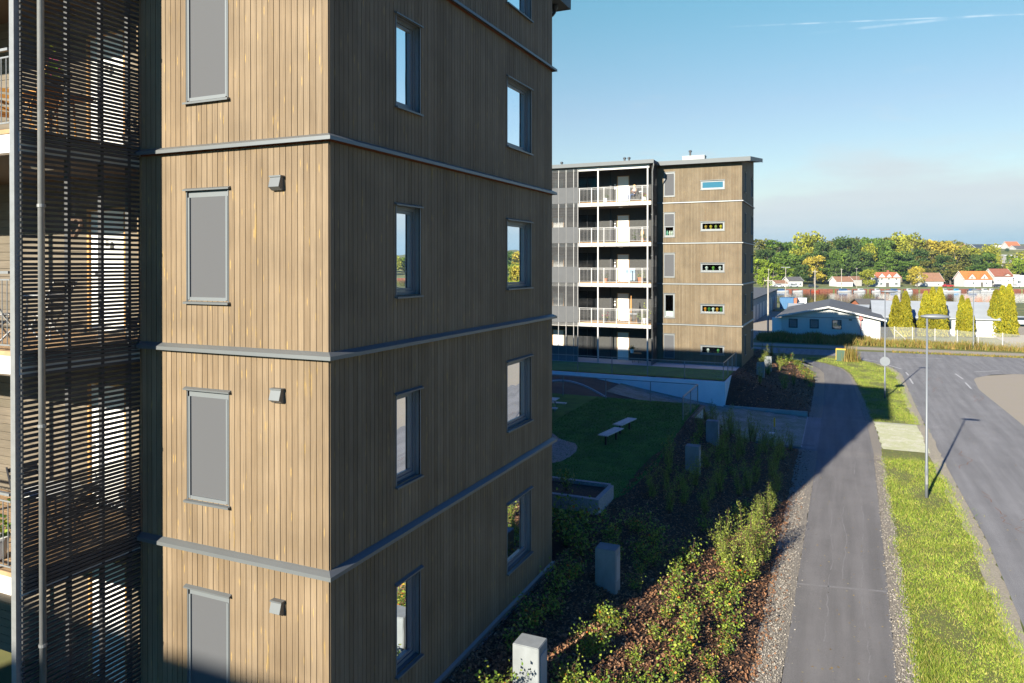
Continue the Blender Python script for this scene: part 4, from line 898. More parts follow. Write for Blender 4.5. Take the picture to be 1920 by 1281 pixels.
for (a, za, b, zb) in ((x0-.5, hb-.14, xm, zr+.02), (x1+.6, hb-.30, xm, zr+.02)): m.hexa([Q(a, -.6, za), Q(b, -.6, zb), Q(b, 22.6, zb), Q(a, 22.6, za), Q(a, -.6, za+.12), Q(b, -.6, zb+.12), Q(b, 22.6, zb+.12), Q(a, 22.6, za+.12)])
ro = m.build('roof', M['roof'], t)
m = MB()
for (a, za, b, zb) in ((x0-.55, hb-.16, xm, zr), (x1+.65, hb-.32, xm, zr)): m.hexa([Q(a, -.66, za), Q(b, -.66, zb), Q(b, -.61, zb), Q(a, -.61, za), Q(a, -.66, za+.2), Q(b, -.66, zb+.2), Q(b, -.61, zb+.2), Q(a, -.61, za+.2)])
m.build('bargeboard', M['whitew'], ro)
MB().box(x0+.1, x1-.05, 97.44, 97.48, 2.52, 2.57).build('trim_line', M['flash'], t)
for (a, b, c, d) in [(-5.75, -4.72, 1.18, 2.3), (-3.33, -2.3, 1.18, 2.3), (-.82, .25, 1.18, 2.3), (2.28, 3.35, 1.18, 2.2)]:
    f = MB(); e = 97.5-.08
    for (p0, p1, q0, q1) in ((a, b, d-.1, d), (a, b, c, c+.1), (a, a+.1, c+.1, d-.1), (b-.1, b, c+.1, d-.1)): f.box(p0, p1, e, e+.06, q0, q1)
    w_ = f.build('window', M['fr_dark'] if a < 2 else M['white'], t); MB().box(a+.1, b-.1, e+.02, e+.03, c+.1, d-.1).build('pane', M['glass'], w_)
    cu = MB()
    for k in range(9): cu.box(a+.12+k*.09, a+.17+k*.09, e+.015, e+.019, c+.12, d-.12)
    cu.build('curtain', M['frame'] if a < 2 else M['white'], w_)
MB().box(1.05, 1.4, 97.40, 97.48, 2.25, 2.45).build('air_vent', M['flash'], t)
MB().box(-7.75, -6.62, 97.9, 98.2, -.1, 2.35).build('side_wall', M['white'], t)
tag(MB().tube([(2.32, 97.0, 2.58), (2.32, 97.02, 2.58)], .22, 20).box(2.29, 2.35, 97.03, 97.07, 0, 2.6).build('round_sign', mat('faded_red_sign', (.45, .12, .10), .6)), 'small faded round red sign by the right window of the white cottage', 'sign')
# long annexe with pale roof
gable_house('long_house', 'long white low house with a pale grey roof behind the conifers', 'house', (11.1, 108, 0), (1, 0, 0), 13.6, 10, 2.2, 1.75, M['whitew'], M['roofl'], trim=M['flash'], wins=[(-5.5, 1.4, .7, .9), (-2.2, 1.4, .7, 1.0), (1.5, 1.4, .7, 1), (4.2, 1.4, .6, 1.2)], over=.35)
gable_house('shed', 'long outbuilding with a light grey roof between cottage and conifers', 'outbuilding', (1.5, 121, 0), (1, .02, 0), 17, 9, 1.5, 1.2, M['whitew'], M['roofl'], trim=M['flash'], over=.4)
p = at(1639, 566, 150); gable_house('shed', 'small shed with a red gable and patchy dark roof near the water', 'shed', (p.x, p.y, 0), (1, .3, 0), 5, 6, .9, .9, M['r_red'], M['r_grey'], over=.4)
# garages: long wall facing right
t = thing('garage_row', 'row of blue-grey garages with pale doors, in shade on the left of the yard', 'garages', (-12.3, 140, 0)); 
MB().box(-24, -12.3, 118, 168, -.3, 3.55).build('wall', mat('blue_grey_boards', (.22, .27, .30), .8, var=.08), t)
MB().hexa([(-24.4, 117.4, 3.7), (-12.0, 117.4, 3.56), (-12.0, 168.5, 3.56), (-24.4, 168.5, 3.7), (-24.4, 117.4, 4.6), (-12.0, 117.4, 3.75), (-12.0, 168.5, 3.75), (-24.4, 168.5, 4.6)]).build('roof', M['roof'], t)
for k in range(9):
    y = 119.5+k*5.3; MB().box(-12.299, -12.24, y, y+3.4, 0, 2.5).build('garage_door', M['concw'], t)
def box_thing(name, label, cat, p, w, d, h, m, ribs=8, group=None):
    t = thing(name, label, cat, p, group); x, y, z = p; MB().box(x-w/2, x+w/2, y, y+d, z+.1, z+h).build('body', m, t); r = MB()
    for k in range(ribs+1): r.box(x-w/2+(w-.1)*k/ribs, x-w/2+(w-.1)*k/ribs+.1, y-.06, y-.001, z+.1, z+h)
    r.box(x-w/2, x+w/2, y-.05, y-.002, z+h+.001, z+h+.08).build('rib', m, t); return t
M['c_blue'] = mat('container_blue', (.03, .12, .25), .6, var=.1); M['c_red'] = mat('container_orange', (.42, .12, .05), .6, var=.1); M['c_white'] = mat('container_white', (.55, .57, .58), .6, var=.06)
p = gnd(1471, 584, 0); box_thing('shipping_container', 'blue shipping container at the end of the garages', 'container', (p.x, p.y+6, 0), 2.6, 5, 2.3, M['c_blue'])
p = gnd(1483, 583, 0); box_thing('shipping_container', 'orange-red shipping container in the yard between blue and white ones', 'container', (p.x, p.y+4, 0), 1.7, 5, 2.2, M['c_red'])
p = gnd(1497, 582, 0); box_thing('shipping_container', 'white site hut with a blue end beside the orange-red container', 'site hut', (p.x, p.y+6, 0), 2.5, 4, 2.1, M['c_white'])

# ------------------------------------------------------------------ far river bank
q = MB()
for k in range(130):
    u = -330+k*7.0; w_ = 6.2; q.hexa([far(u, 300.31, -2.3), far(u+w_, 300.31, -2.3), far(u+w_, 300.6, -2.3), far(u, 300.6, -2.3), far(u, 300.31, -.95), far(u+w_, 300.31, -.95), far(u+w_, 300.6, -.95), far(u, 300.6, -.95)])
tag(q.build('quay_wall', M['rust']), 'rusty red-brown sheet pile quay wall along the far bank', 'quay wall')
MB().quad(far(-400, 300.62, -.93), far(560, 300.62, -.93), far(560, 304.5, -.93), far(-400, 304.5, -.93)).build('quay_path', M['sand'], **ST)
MB().quad(far(-400, 304.5, -.95), far(560, 304.5, -.95), far(560, 330, -.93), far(-400, 330, -.93)).build('bank_lawn', mat('bank_grass', (.16, .20, .05), .95, var=.2, scale=.3), **ST)
def U(px, v): return (px-960)/FPX*v
def house(px0, px1, pyb, pye, pyr, v, label, wall, roof, d=8, **k):
    """front wall from px0 to px1, base/eave/ridge read as heights at distance v"""
    z = lambda y: CAM.z + v*((CY-PIT*FPX-y)/FPX)
    u = (U(px0, v)+U(px1, v))/2; w = (px1-px0)/FPX*v; zb = z(pyb); o = far(u, v, zb); h = z(pye)-zb; zz = CAM.z+(v+d/2)*((CY-PIT*FPX-pyr)/FPX)-zb
    gable_house('house', label, 'house', o, (UU.x, UU.y, 0), w, d, h, max(.6, zz-h), wall, roof, base=-3, group=k.pop('group', 'houses on the far bank'), trim=M['white'], **k)
W_ = mat('house_white', (.47, .47, .45), .7, var=.05, scale=.8)
house(1455, 1479, 541, 531, 526, 338, 'low white cottage with ochre roof under the yellow-green trees on the far bank', W_, M['r_brown'], wins=[(-1.5, 1.4, .8, .9), (1.2, 1.4, .8, .9)])
house(1480, 1505, 541, 526.5, 519.5, 336, 'white cottage with grey-brown roof beside parked cars on the far bank', W_, M['r_grey'], wins=[(-2, 1.9, .9, 1), (0, 1.9, .9, 1), (2, 1.9, .9, 1)])
house(1569, 1599, 539, 527.5, 519, 335, 'brown-roofed white cottage on the far bank next to the timber pole', M['whitew'], M['r_brown'], wins=[(-1.5, 1.6, .8, .8)])
house(1600, 1616, 538, 524, 518.5, 345, 'small grey house with brown roof tucked behind the round yellow tree', M['conc'], M['r_brown'])
house(1645, 1688, 538.5, 520.5, 511, 332, 'large white house with three steep gables and red roof', W_, M['r_red'], cross=[(-3.2, 3.3, 2.1, 3.5), (0, 2.7, 2.0, 3.5), (3.4, 3.8, 2.2, 3.5)], chim=(1.6, 1.0), wins=[(-3.2, 3.7, .8, 1.1), (0, 3.8, .8, 1.1), (3.4, 3.7, .8, 1.1), (3.4, 1.5, 1.1, 1.1), (-3.4, 1.5, 1, 1)], door=(-.6, 1.4, 2))
house(1734, 1769, 539, 526.5, 512, 338, 'white house with a broad brown roof to the right of the round yellow tree', W_, M['r_brown'], wins=[(2, 1.4, .9, .8)])
house(1809, 1860, 537.5, 523, 509, 330, 'white house with bright orange roof and two gabled dormers', W_, M['r_orange'], cross=[(-2.9, 3.6, 2.4, 4), (2.6, 3.6, 2.4, 4)], wins=[(-2.9, 4.1, .7, 1.1), (2.6, 4.1, .7, 1.1), (-2.2, 1.5, .8, 1.1), (3.6, 1.5, .8, .9)], door=(1.6, .9, 1.9))
house(1865, 1899, 538, 517.5, 504.5, 332, 'white house with dark red roof and one small gable, right of the orange-roofed one', W_, M['r_maroon'], cross=[(1.6, 3.2, 1.0, 3)], wins=[(-2.6, 2.9, .6, .9), (-1.7, 2.9, .6, .9), (2, 2.9, .6, .9)])
house(1902, 1932, 538, 524, 517, 334, 'low white gabled house at the right edge of the photo', W_, M['white'], cross=[(-1.5, 4, 2.0, 4)], wins=[(-1.5, 2.2, 1.4, .9)])
for (a, b, yb, ye, yr, v, lb, wl, rf) in [
    (1798, 1815, 474, 466, 458, 520, 'pink-roofed house showing over the yellow trees on the hill', M['concw'], mat('pink_roof', (.42, .19, .14), .9)),
    (1829, 1866, 470, 464, 459, 560, 'long house with a dark blue-black roof on the wooded hill', M['r_grey'], mat('blue_black_roof', (.04, .055, .075), .8)),
    (1872, 1886, 474, 465.5, 460, 540, 'white house with pale roof above the trees, left of the red-roofed gable', W_, M['concw']),
    (1892, 1914, 478, 463.5, 453.5, 520, 'white hilltop house with an orange-red roof, highest on the right', W_, M['r_red']),
    (1906, 1940, 490, 467, 461, 500, 'white block of flats with dark flat roof at the right edge', W_, M['r_grey']),
    (1866, 1880, 491, 485, 479.5, 480, 'small house with red roof half hidden by trees on the slope', W_, M['r_red']),
    (1900, 1912, 482, 476, 471.5, 490, 'little red-roofed house above the grey block on the slope', W_, M['r_red']),
    (1863, 1893, 503, 493, 491, 430, 'long low white building under the slope houses', W_, W_),
    (1890, 1906, 503, 480, 479.5, 425, 'grey windowless concrete block between white buildings', M['conc'], M['concw']),
    (1906, 1925, 503, 483, 482, 420, 'white flat-roofed building with a row of dark windows', W_, M['concw'])]:
    house(a, b, yb, ye, yr, v, lb, wl, rf, d=9, group='houses on the hillside', wins=[(-1.6, (yb-ye)/FPX*v*.55, 1.0, 1.0), (1.6, (yb-ye)/FPX*v*.55, 1.0, 1.0)])
# boats along the quay
M['hull'] = mat('boat_white', (.44, .45, .45), .35, var=.04); M['tarp'] = mat('boat_cover_blue', (.03, .10, .24), .6); M['tarp2'] = mat('boat_cover_bright', (.05, .28, .55), .6); M['bwin'] = mat('boat_window', (.02, .03, .04), .15); M['hred'] = mat('boat_red', (.30, .05, .02), .5)
def boat(px, label, L_=4.8, kind='cabin', hull=None, canopy=None, v=295, heading=0, mast=0):
    u = U(px, v); o = far(u, v, -2.0); t = thing('motorboat' if kind != 'dinghy' else 'dinghy', label, 'boat', o, 'boats moored along the quay'); B_ = L_*.36; Mx = Matrix.Translation(o) @ Matrix.Rotation(YAW+heading, 4, 'Z')
    m = MB(); n = 8; base = 0
    for i in range(n+1):
        s = i/n; x = (s-.5)*L_; w = B_/2*(1 if s < .55 else math.sqrt(max(0.003, 1-((s-.55)/.45)**2))); zt = .55+.28*s*s; 
        m.v += [tuple(Mx @ Vector(q)) for q in ((x, -w, zt), (x, -w*.8, .05), (x, 0, -.12), (x, w*.8, .05), (x, w, zt))]
    for i in range(n):
        for k in range(4): m.f.append((i*5+k, i*5+k+1, (i+1)*5+k+1, (i+1)*5+k))
        m.f.append((i*5+4, i*5, (i+1)*5, (i+1)*5+4))
    m.f.append((0, 4, 3, 2, 1)); m.build('hull', hull or M['hull'], t)
    if kind in ('cabin', 'canopy'):
        c = MB(); x0, x1 = (-.12*L_, .26*L_) if kind == 'cabin' else (-.38*L_, .12*L_); w = B_*.36; z0, z1 = .6, 1.45 if kind == 'cabin' else 1.35
        c.hexa([Mx @ Vector(q) for q in ((x0, -w, z0), (x1+.35, -w, z0), (x1+.35, w, z0), (x0, w, z0), (x0, -w*.85, z1), (x1-.15, -w*.85, z1), (x1-.15, w*.85, z1), (x0, w*.85, z1))]); cb = c.build('cabin', canopy or M['hull'], t)
        g = MB(); g.hexa([Mx @ Vector(q) for q in ((x0+.15, -w-.02, z0+.35), (x1+.1, -w-.02, z0+.35), (x1+.1, -w+.05, z0+.35), (x0+.15, -w+.05, z0+.35), (x0+.2, -w*.9-.02, z1-.12), (x1-.1, -w*.9-.02, z1-.12), (x1-.1, -w*.9+.05, z1-.12), (x0+.2, -w*.9+.05, z1-.12))]); g.build('window', M['bwin'], cb)
    c = MB().box(-.5*L_-.28, -.5*L_+.02, -.14, .14, .15, .95, M=Mx); c.build('outboard_motor', M['black'], t)
    if mast: MB().tube([Mx @ Vector((0, 0, .5)), Mx @ Vector((0, 0, mast))], .06, 6).build('mast', M['white_steel'], t)
for a in [(1436, 'white motorboat partly behind the garage roof', 4.6, 'cabin'), (1467, 'motorboat with a dark blue canopy, far left of the moored row', 5.2, 'canopy', None, M['tarp']), (1496, 'low open white boat with black outboard, near the twin lamp pole', 4.2, 'open'), (1529, 'small red-brown dinghy beside the thick timber pole', 3.6, 'dinghy', M['hred']),
          (1584, 'white motorboat with dark blue windscreen cover, below the brown-roofed cottage', 5.6, 'canopy', None, M['tarp']), (1612, 'high white cabin cruiser below the round yellow tree', 4.8, 'cabin'), (1643, 'white boat seen bow-on with a dark arched windscreen', 3.6, 'cabin'), (1679, 'motorboat with blue windows behind the left conifers', 4.6, 'canopy', None, M['tarp']),
          (1703, 'white boat with a tall cabin between the first two conifer groups', 3.8, 'cabin'), (1770, 'white cabin boat just right of the three-topped conifer', 3.6, 'cabin'), (1782, 'low grey-covered boat in the middle of a tight row of three', 3.2, 'open'), (1795, 'small boat with a bright blue cover', 3.2, 'canopy', None, M['tarp2']),
          (1827, 'white boat with blue side screens and a mast', 5.0, 'canopy', None, M['tarp'], 294, 0, 5), (1844, 'white cabin boat seen stern-on below the orange-roofed house', 4.4, 'cabin'), (1858, 'white boat half hidden by the rightmost conifers', 3.6, 'cabin')]:
    boat(*a)
def car(p, rz, label, body, L_=4.3, group='cars on the far side'):
    t = thing('parked_car', label, 'car', p, group); Mx = Matrix.Translation(p) @ Matrix.Rotation(rz, 4, 'Z'); W2 = .88
    prof = [(-L_/2, .35), (-L_/2, .85), (-L_/2+.25, .95), (-L_/2+.85, 1.42), (.35, 1.45), (1.05, .98), (L_/2-.1, .82), (L_/2, .6), (L_/2, .35)]
    m = MB(); m.prism([Mx @ Vector((x, -W2, z)) for x, z in prof], (Mx.to_3x3() @ Vector((0, 2*W2, 0)))); b_ = m.build('body', body, t)
    for sg in (-1, 1):
        y = sg*(W2+.006); m = MB(); m.add([Mx @ Vector(q) for q in ((-L_/2+.5, y, .95), (.9, y, .95), (.3, y, 1.38), (-L_/2+.95, y, 1.36))], [(0, 1, 2, 3)]); m.build('side_window', M['bwin'], b_)
        for x in (-L_/2+.8, L_/2-.8): MB().tube([Mx @ Vector((x, sg*(W2-.15), .32)), Mx @ Vector((x, sg*(W2+.02), .32))], .32, 14).build('wheel', M['black'], t)
cb_ = [mat('car_paint_white', (.6, .6, .6), .3), mat('car_paint_dark', (.03, .035, .045), .3), mat('car_paint_red', (.35, .03, .03), .3), mat('car_paint_silver', (.35, .37, .39), .3)]
for px, v, c, lb in [(1525, 318, 1, 'black car parked on the far bank by the thick timber pole'), (1488, 322, 3, 'silver car parked outside the grey-brown roofed cottage'), (1462, 322, 0, 'white car parked under the yellow-green trees on the far bank'), (1778, 324, 2, 'red car parked beside the broad brown-roofed house'), (1873, 322, 1, 'dark car parked by the dark-red-roofed house'), (1903, 318, 0, 'white car parked at the low white gabled house')]:
    car(far(U(px, v), v, -.95), YAW + random.uniform(-.1, .1), lb, cb_[c])
p = gnd(1501, 580, 0); car((p.x, p.y, 0), R_(20), 'white car standing in the yard beside the site hut', cb_[0])
p = gnd(1916, 612, 0); car((p.x, p.y, 0), R_(5), 'silver car with only its tail in view at the right edge of the yard', cb_[3])

# ------------------------------------------------------------------ trees
leafcols = {'green': [(.022, .055, .008), (.055, .105, .012), (.10, .16, .02), (.13, .19, .025)], 'yellow': [(.10, .13, .012), (.20, .21, .02), (.30, .29, .03), (.14, .18, .018)], 'olive': [(.045, .06, .01), (.10, .11, .018), (.17, .155, .03), (.20, .15, .03)],
            'lime': [(.08, .14, .01), (.17, .23, .018), (.26, .32, .025)], 'dark': [(.03, .06, .012), (.06, .10, .02), (.10, .15, .03)], 'golden': [(.20, .17, .02), (.33, .27, .03), (.42, .32, .04), (.16, .16, .02)],
            'thuja': [(.10, .10, .008), (.24, .22, .012), (.36, .30, .015), (.20, .21, .012), (.07, .09, .008)], 'spruce': [(.02, .045, .025), (.045, .075, .045), (.08, .11, .06)]}
for k, v in leafcols.items():
    if k != 'thuja': v = [tuple(min(.5, q*1.13) for q in c) for c in v]
    M['leaf_'+k] = mat('leaves_'+k, (0, 0, 0), .75, island_cols=v, var=.45, scale=.22, detail=3, transl=.2, spec=.2, objrand=.3)
M['bark'] = mat('bark', (.13, .11, .085), .9, var=.3, scale=3); M['birch'] = mat('birch_bark', (.42, .40, .36), .8, var=.3, scale=2)
def crown_pts(H, Wd, n, seed, shape='round', clumps=26):
    r = np.random.default_rng(seed); C_ = []
    for i in range(clumps):
        if shape == 'cone': z = r.uniform(.12, 1); rr = Wd/2*(1-z)**.8*r.uniform(.5, 1)
        else:
            z = r.uniform(.24, .93); rr = Wd/2*math.sqrt(max(.02, 1-((z-.55)/.47)**2))*math.sqrt(r.uniform(.15, 1))*.84
        a = r.uniform(0, 2*math.pi); C_.append((rr*math.cos(a), rr*math.sin(a), z*H, (Wd*.17 if shape != 'cone' else Wd*.12)*r.uniform(.65, 1.35)))
    P = []
    for i in range(n):
        c = C_[r.integers(len(C_))]; d = r.normal(0, 1, 3); d /= np.linalg.norm(d); k = c[3]*r.uniform(.6, 1.08)
        P.append((c[0]+d[0]*k*1.05, c[1]+d[1]*k*1.05, c[2]+d[2]*k*.8))
    return P, C_
def leafcloud(name, P, s, m, parent=None, seed=1, asp=.8):
    r = np.random.default_rng(seed); n = len(P); P = np.array(P); a = r.normal(0, 1, (n, 3)); a /= np.linalg.norm(a, axis=1)[:, None]; b = np.cross(a, r.normal(0, 1, (n, 3))); b /= np.linalg.norm(b, axis=1)[:, None]; k = r.uniform(.55, 1.25, (n, 1))*s; a = a*k; b = b*k*asp
    V = np.stack([P-a-b*.3, P-b, P+a-b*.1, P+a*.5+b, P-a*.6+b*.9], 1).reshape(-1, 3); return npmesh(name, V, np.arange(n*5).reshape(n, 5), m, parent)
def tree(kind, seed, H, Wd, n, s, col, bark=None, shape='round'):
    t = thing('broadleaf_tree' if shape != 'cone' else 'conifer', 'tree', 'tree', (0, 0, 0)); P, C_ = crown_pts(H, Wd, n, seed, shape)
    leafcloud('crown', P, s, M['leaf_'+col], t, seed)
    tr = MB(); tr.tube([(0, 0, -1.5), (0, 0, H*.15), (.02*H, 0, H*.4), (0, .02*H, H*.7), (0, 0, H*.9)], [H*.028, H*.022, H*.016, H*.009, H*.003], 8)
    for c in C_[:9]: z0 = c[2]*.5; tr.tube([(0, 0, z0), (c[0]*.5, c[1]*.5, (z0+c[2])/2), (c[0], c[1], c[2])], [H*.010, H*.006, H*.002], 5)
    tr.build('trunk', bark or M['bark'], t); return t
protos = {}
def place(kind, loc, rz, sc, label, group, cat='tree'):
    if kind not in used: used.add(kind); o = protos[kind]; o.location = loc; o.rotation_euler = (0, 0, rz); o.scale = sc
    else: o = copy_tree(protos[kind], loc, rz, 0, None) if False else copy_tree(protos[kind], loc, rz, sc)
    o['label'] = label; o['category'] = cat; o['group'] = group; return o
used = set()
for k, (sd_, H, Wd, n, s, col) in {'g1': (1, 17, 13, 3000, .42, 'green'), 'g2': (2, 18, 12, 3000, .42, 'olive'), 'g3': (3, 16, 14, 3000, .42, 'yellow'), 'g4': (4, 19, 12, 3000, .42, 'green'), 'g5': (5, 12, 11, 2600, .36, 'lime'), 'g6': (6, 15, 13, 2800, .42, 'golden'), 'g7': (7, 18, 13, 3000, .42, 'dark')}.items():
    protos[k] = tree(k, sd_, H, Wd, n, s, col, M['birch'] if k == 'g1' else None)
protos['sp'] = tree('sp', 9, 17, 7.5, 2400, .36, 'spruce', None, 'cone')
def z_at(v, py): return CAM.z + v*((CY-PIT*FPX-py)/FPX)
kn = {'g1': 'tall green birch', 'g2': 'broad olive tree', 'g3': 'yellow-green maple', 'g4': 'high green tree', 'g5': 'bright lime-green tree', 'g6': 'golden autumn tree', 'g7': 'dark green tree', 'sp': 'grey-green spruce'}
hts = {'g1': 17, 'g2': 18, 'g3': 16, 'g4': 19, 'g5': 12, 'g6': 15, 'g7': 18, 'sp': 17}
wds = {'g1': 13, 'g2': 12, 'g3': 14, 'g4': 12, 'g5': 11, 'g6': 13, 'g7': 13, 'sp': 7.5}
def ptree(kind, px, pytop, v, width_px, label, group):
    zb = -1 + max(0, v-345)*.035; H = z_at(v, pytop)-zb; w = width_px/FPX*v; p = far(U(px, v), v, zb)
    place(kind, p, random.uniform(0, 6.28), (w/wds[kind], w/wds[kind], H/hts[kind]/.97), label, group)
G1 = 'trees of the wood across the river'
# top row of the wood, left to right
ordn = ['first', 'second', 'third', 'fourth', 'fifth', 'sixth', 'seventh', 'eighth', 'ninth', 'tenth', 'eleventh', 'twelfth', 'thirteenth', 'fourteenth', 'fifteenth', 'sixteenth', 'seventeenth', 'eighteenth', 'nineteenth', 'twentieth']
row1 = [('g2', 1425, 450, 60), ('g4', 1463, 452, 54), ('g1', 1482, 455, 40), ('g3', 1516, 441, 62), ('g7', 1545, 456, 44), ('g2', 1566, 452, 40), ('g7', 1588, 448, 58), ('g2', 1611, 447, 50), ('g1', 1634, 447, 46), ('g4', 1654, 448, 46), ('g2', 1676, 446, 50), ('g3', 1700, 442, 58), ('g2', 1722, 450, 44), ('g6', 1758, 455, 74), ('g2', 1785, 452, 50), ('g3', 1818, 465, 50), ('g1', 1840, 470, 40), ('g3', 1858, 462, 30)]
for i, (k, px, py, w) in enumerate(row1): ptree(k, px, py, 402+random.uniform(-14, 14), w*1.12, '%s in the top row of the wood, %s from the left' % (kn[k], ordn[i]), G1)
row2 = [('g7', 1440, 470, 55), ('g1', 1470, 474, 46), ('g4', 1492, 478, 40), ('g3', 1500, 470, 44), ('g7', 1530, 474, 50), ('g4', 1560, 478, 44), ('g1', 1575, 470, 40), ('sp', 1600, 468, 42), ('g7', 1612, 474, 46), ('g3', 1628, 462, 36), ('g1', 1648, 466, 34), ('g4', 1668, 472, 46), ('g4', 1690, 478, 50), ('g7', 1715, 470, 50), ('g2', 1738, 470, 48), ('g7', 1772, 480, 40), ('g2', 1790, 470, 52), ('g7', 1820, 478, 44), ('g4', 1846, 476, 46), ('g3', 1834, 492, 30)]
for i, (k, px, py, w) in enumerate(row2): ptree(k, px, py, 375+random.uniform(-8, 8), w*1.1, '%s in the middle row of the wood, %s from the left' % (kn[k], ordn[i]), G1)
row3 = [('g5', 1420, 486, 50), ('g5', 1450, 494, 50), ('g5', 1478, 505, 34), ('g7', 1505, 497, 40), ('g6', 1527, 483, 46), ('g4', 1548, 488, 46), ('g7', 1568, 492, 30), ('g7', 1632, 505, 34), ('g4', 1660, 492, 40), ('g4', 1708, 492, 44), ('g2', 1740, 490, 40), ('g2', 1782, 496, 46), ('g6', 1798, 508, 30), ('g4', 1838, 498, 44), ('g5', 1916, 485, 44), ('g3', 1903, 500, 26)]
for i, (k, px, py, w) in enumerate(row3): ptree(k, px, py, 355+random.uniform(-4, 4), w, '%s at the foot of the wood, %s from the left' % (kn[k], ordn[i]), G1)
ptree('g3', 1627, 507, 326, 32, 'round yellow-green tree on the river bank left of the three-gabled white house', 'single trees on the far bank')
ptree('g6', 1720, 502, 322, 33, 'round golden tree on the river bank right of the three-gabled white house', 'single trees on the far bank')
ptree('g5', 1433, 503, 318, 30, 'lime tree on the far bank just right of the second apartment block', 'single trees on the far bank')
ptree('sp', 1889, 466, 470, 22, 'dark spruce among the hillside houses', 'single trees on the hill'); ptree('g2', 1850, 462, 500, 24, 'olive tree among the roofs on the hill', 'single trees on the hill'); ptree('g1', 1876, 478, 470, 22, 'green tree between the red roofs on the hill', 'single trees on the hill')
for i in range(16):
    ptree(['g3', 'g1', 'g2', 'g4'][i % 4], 1868+i*8+random.uniform(-4, 4), 478+(i % 3)*7+random.uniform(-5, 5), 400+(i*37 % 50), 17, '%s between the houses on the slope at the right, %s from the left' % (kn[['g3', 'g1', 'g2', 'g4'][i % 4]], ordn[i]), 'small trees between the hillside houses')
for i in range(26):     # the wood goes on beyond the right edge; the window panes mirror it
    k = ['g3', 'g6', 'g1', 'g4', 'g5', 'g2'][i % 6]; px = 1945+i*34; ptree(k, px+i*26, 470+random.uniform(-14, 12), 360+(i % 3)*22, 90, '%s of the wood beyond the right edge of the photo' % kn[k], 'trees beyond the right edge')
for i in range(22):
    k = ['g5', 'g6', 'g3'][i % 3]; v = 160+(i % 4)*8; p = far(150+i*12+random.uniform(-3, 3), v, -.6); place(k, p, i*1.3, (.85, .85, .6), 'yellow-green tree on the near river bank beyond the right edge', 'trees on the near bank beyond the right edge')
for i in range(9):
    k = ['g6', 'g5', 'g3'][i % 3]; p = (34+i*6.5+random.uniform(-1, 1), 60+i*7-(i % 2)*5, 0); place(k, p, i, (.62, .62, .55), 'yellow tree beside the gravel lot beyond the right edge', 'trees beside the gravel lot')
# far wooded hills
V = []; F = []; nx = 360
for j in range(9):
    for i in range(nx+1):
        u = -1600+i*(5600/nx); v = 900+j*330; hmax = (10+26*(j/8))*(1+.28*math.sin(u*.0021+1)+.12*math.sin(u*.0067)); z = hmax+v*.009-2 + random.uniform(-1, 1)*(3.2+.35*j) + 3*math.sin(u*.05+j)
        p = far(u, v, z if j else -4); V.append(tuple(p))
for j in range(8):
    for i in range(nx): k = j*(nx+1)+i; F.append((k, k+1, k+nx+2, k+nx+1))
npmesh('hills', V, F, mat('wooded_hills', (.12, .17, .11), .95, var=.3, scale=.03, col2=(.19, .235, .15)), **ST)  # pale bluish green: distance haze mixed into the hill colour

# ------------------------------------------------------------------ columnar conifers
def thuja(px, pytop, wpx, d, label, group):
    zb = 0; v = d; p = far(U(px, v), v, 0); H = z_at(v, pytop); w = wpx/FPX*v; t = thing('columnar_conifer', label, 'conifer', (p.x, p.y, 0), group); r = np.random.default_rng(int(px)); n = 6000; P = []
    for i in range(n):
        z = r.uniform(.0, 1)**.9; a = r.uniform(0, 2*math.pi); rad = w/2*min(1, (1.02-z)**.55*1.12)*(1+.13*math.sin(a*5+z*7+px)+.09*math.sin(z*31+a*3+px))*r.uniform(.82, 1.04); P.append((p.x+rad*math.cos(a), p.y+rad*math.sin(a), .1+z*H))
    P = np.array(P); a = r.normal(0, .35, (n, 3))+np.array([0, 0, 1]); a /= np.linalg.norm(a, axis=1)[:, None]; b = np.cross(a, r.normal(0, 1, (n, 3))); b /= np.linalg.norm(b, axis=1)[:, None]; k = r.uniform(.6, 1.3, (n, 1))*.12; a *= k; b *= k*.5
    V = np.stack([P-a-b*.5, P-a+b*.5, P+b, P+a, P-b], 1).reshape(-1, 3); npmesh('foliage', V, np.arange(n*5).reshape(n, 5), M['leaf_thuja'], t)
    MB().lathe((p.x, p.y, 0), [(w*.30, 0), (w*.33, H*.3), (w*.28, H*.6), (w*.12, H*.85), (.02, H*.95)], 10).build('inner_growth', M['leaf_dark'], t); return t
for i, (px, py, w, d, lb) in enumerate([(1680, 556, 24, 92, 'yellow-green columnar conifer, shorter left one of the leftmost pair'), (1698, 548, 26, 91.5, 'yellow-green columnar conifer, taller right one of the leftmost pair'),
      (1736, 548, 26, 92, 'yellow-green columnar conifer, left one of the group of three behind the lamp head'), (1749, 541, 26, 92.6, 'yellow-green columnar conifer, middle one of the group of three behind the lamp head'), (1763, 540, 26, 91.6, 'yellow-green columnar conifer, right one of the group of three behind the lamp head'),
      (1804, 556, 20, 92, 'yellow-green columnar conifer, left tip of the narrow low pair left of the far lamp'), (1815, 562, 22, 91.5, 'yellow-green columnar conifer, right tip of the narrow low pair left of the far lamp'),
      (1868, 545, 30, 92, 'yellow-green columnar conifer, left one of the broad rightmost group'), (1880, 538, 28, 92.6, 'yellow-green columnar conifer, middle one of the broad rightmost group'), (1893, 535, 26, 91.8, 'yellow-green columnar conifer, tallest and rightmost in the row')]):
    thuja(px, py, w, d, lb, 'columnar conifers behind the chain link fence')

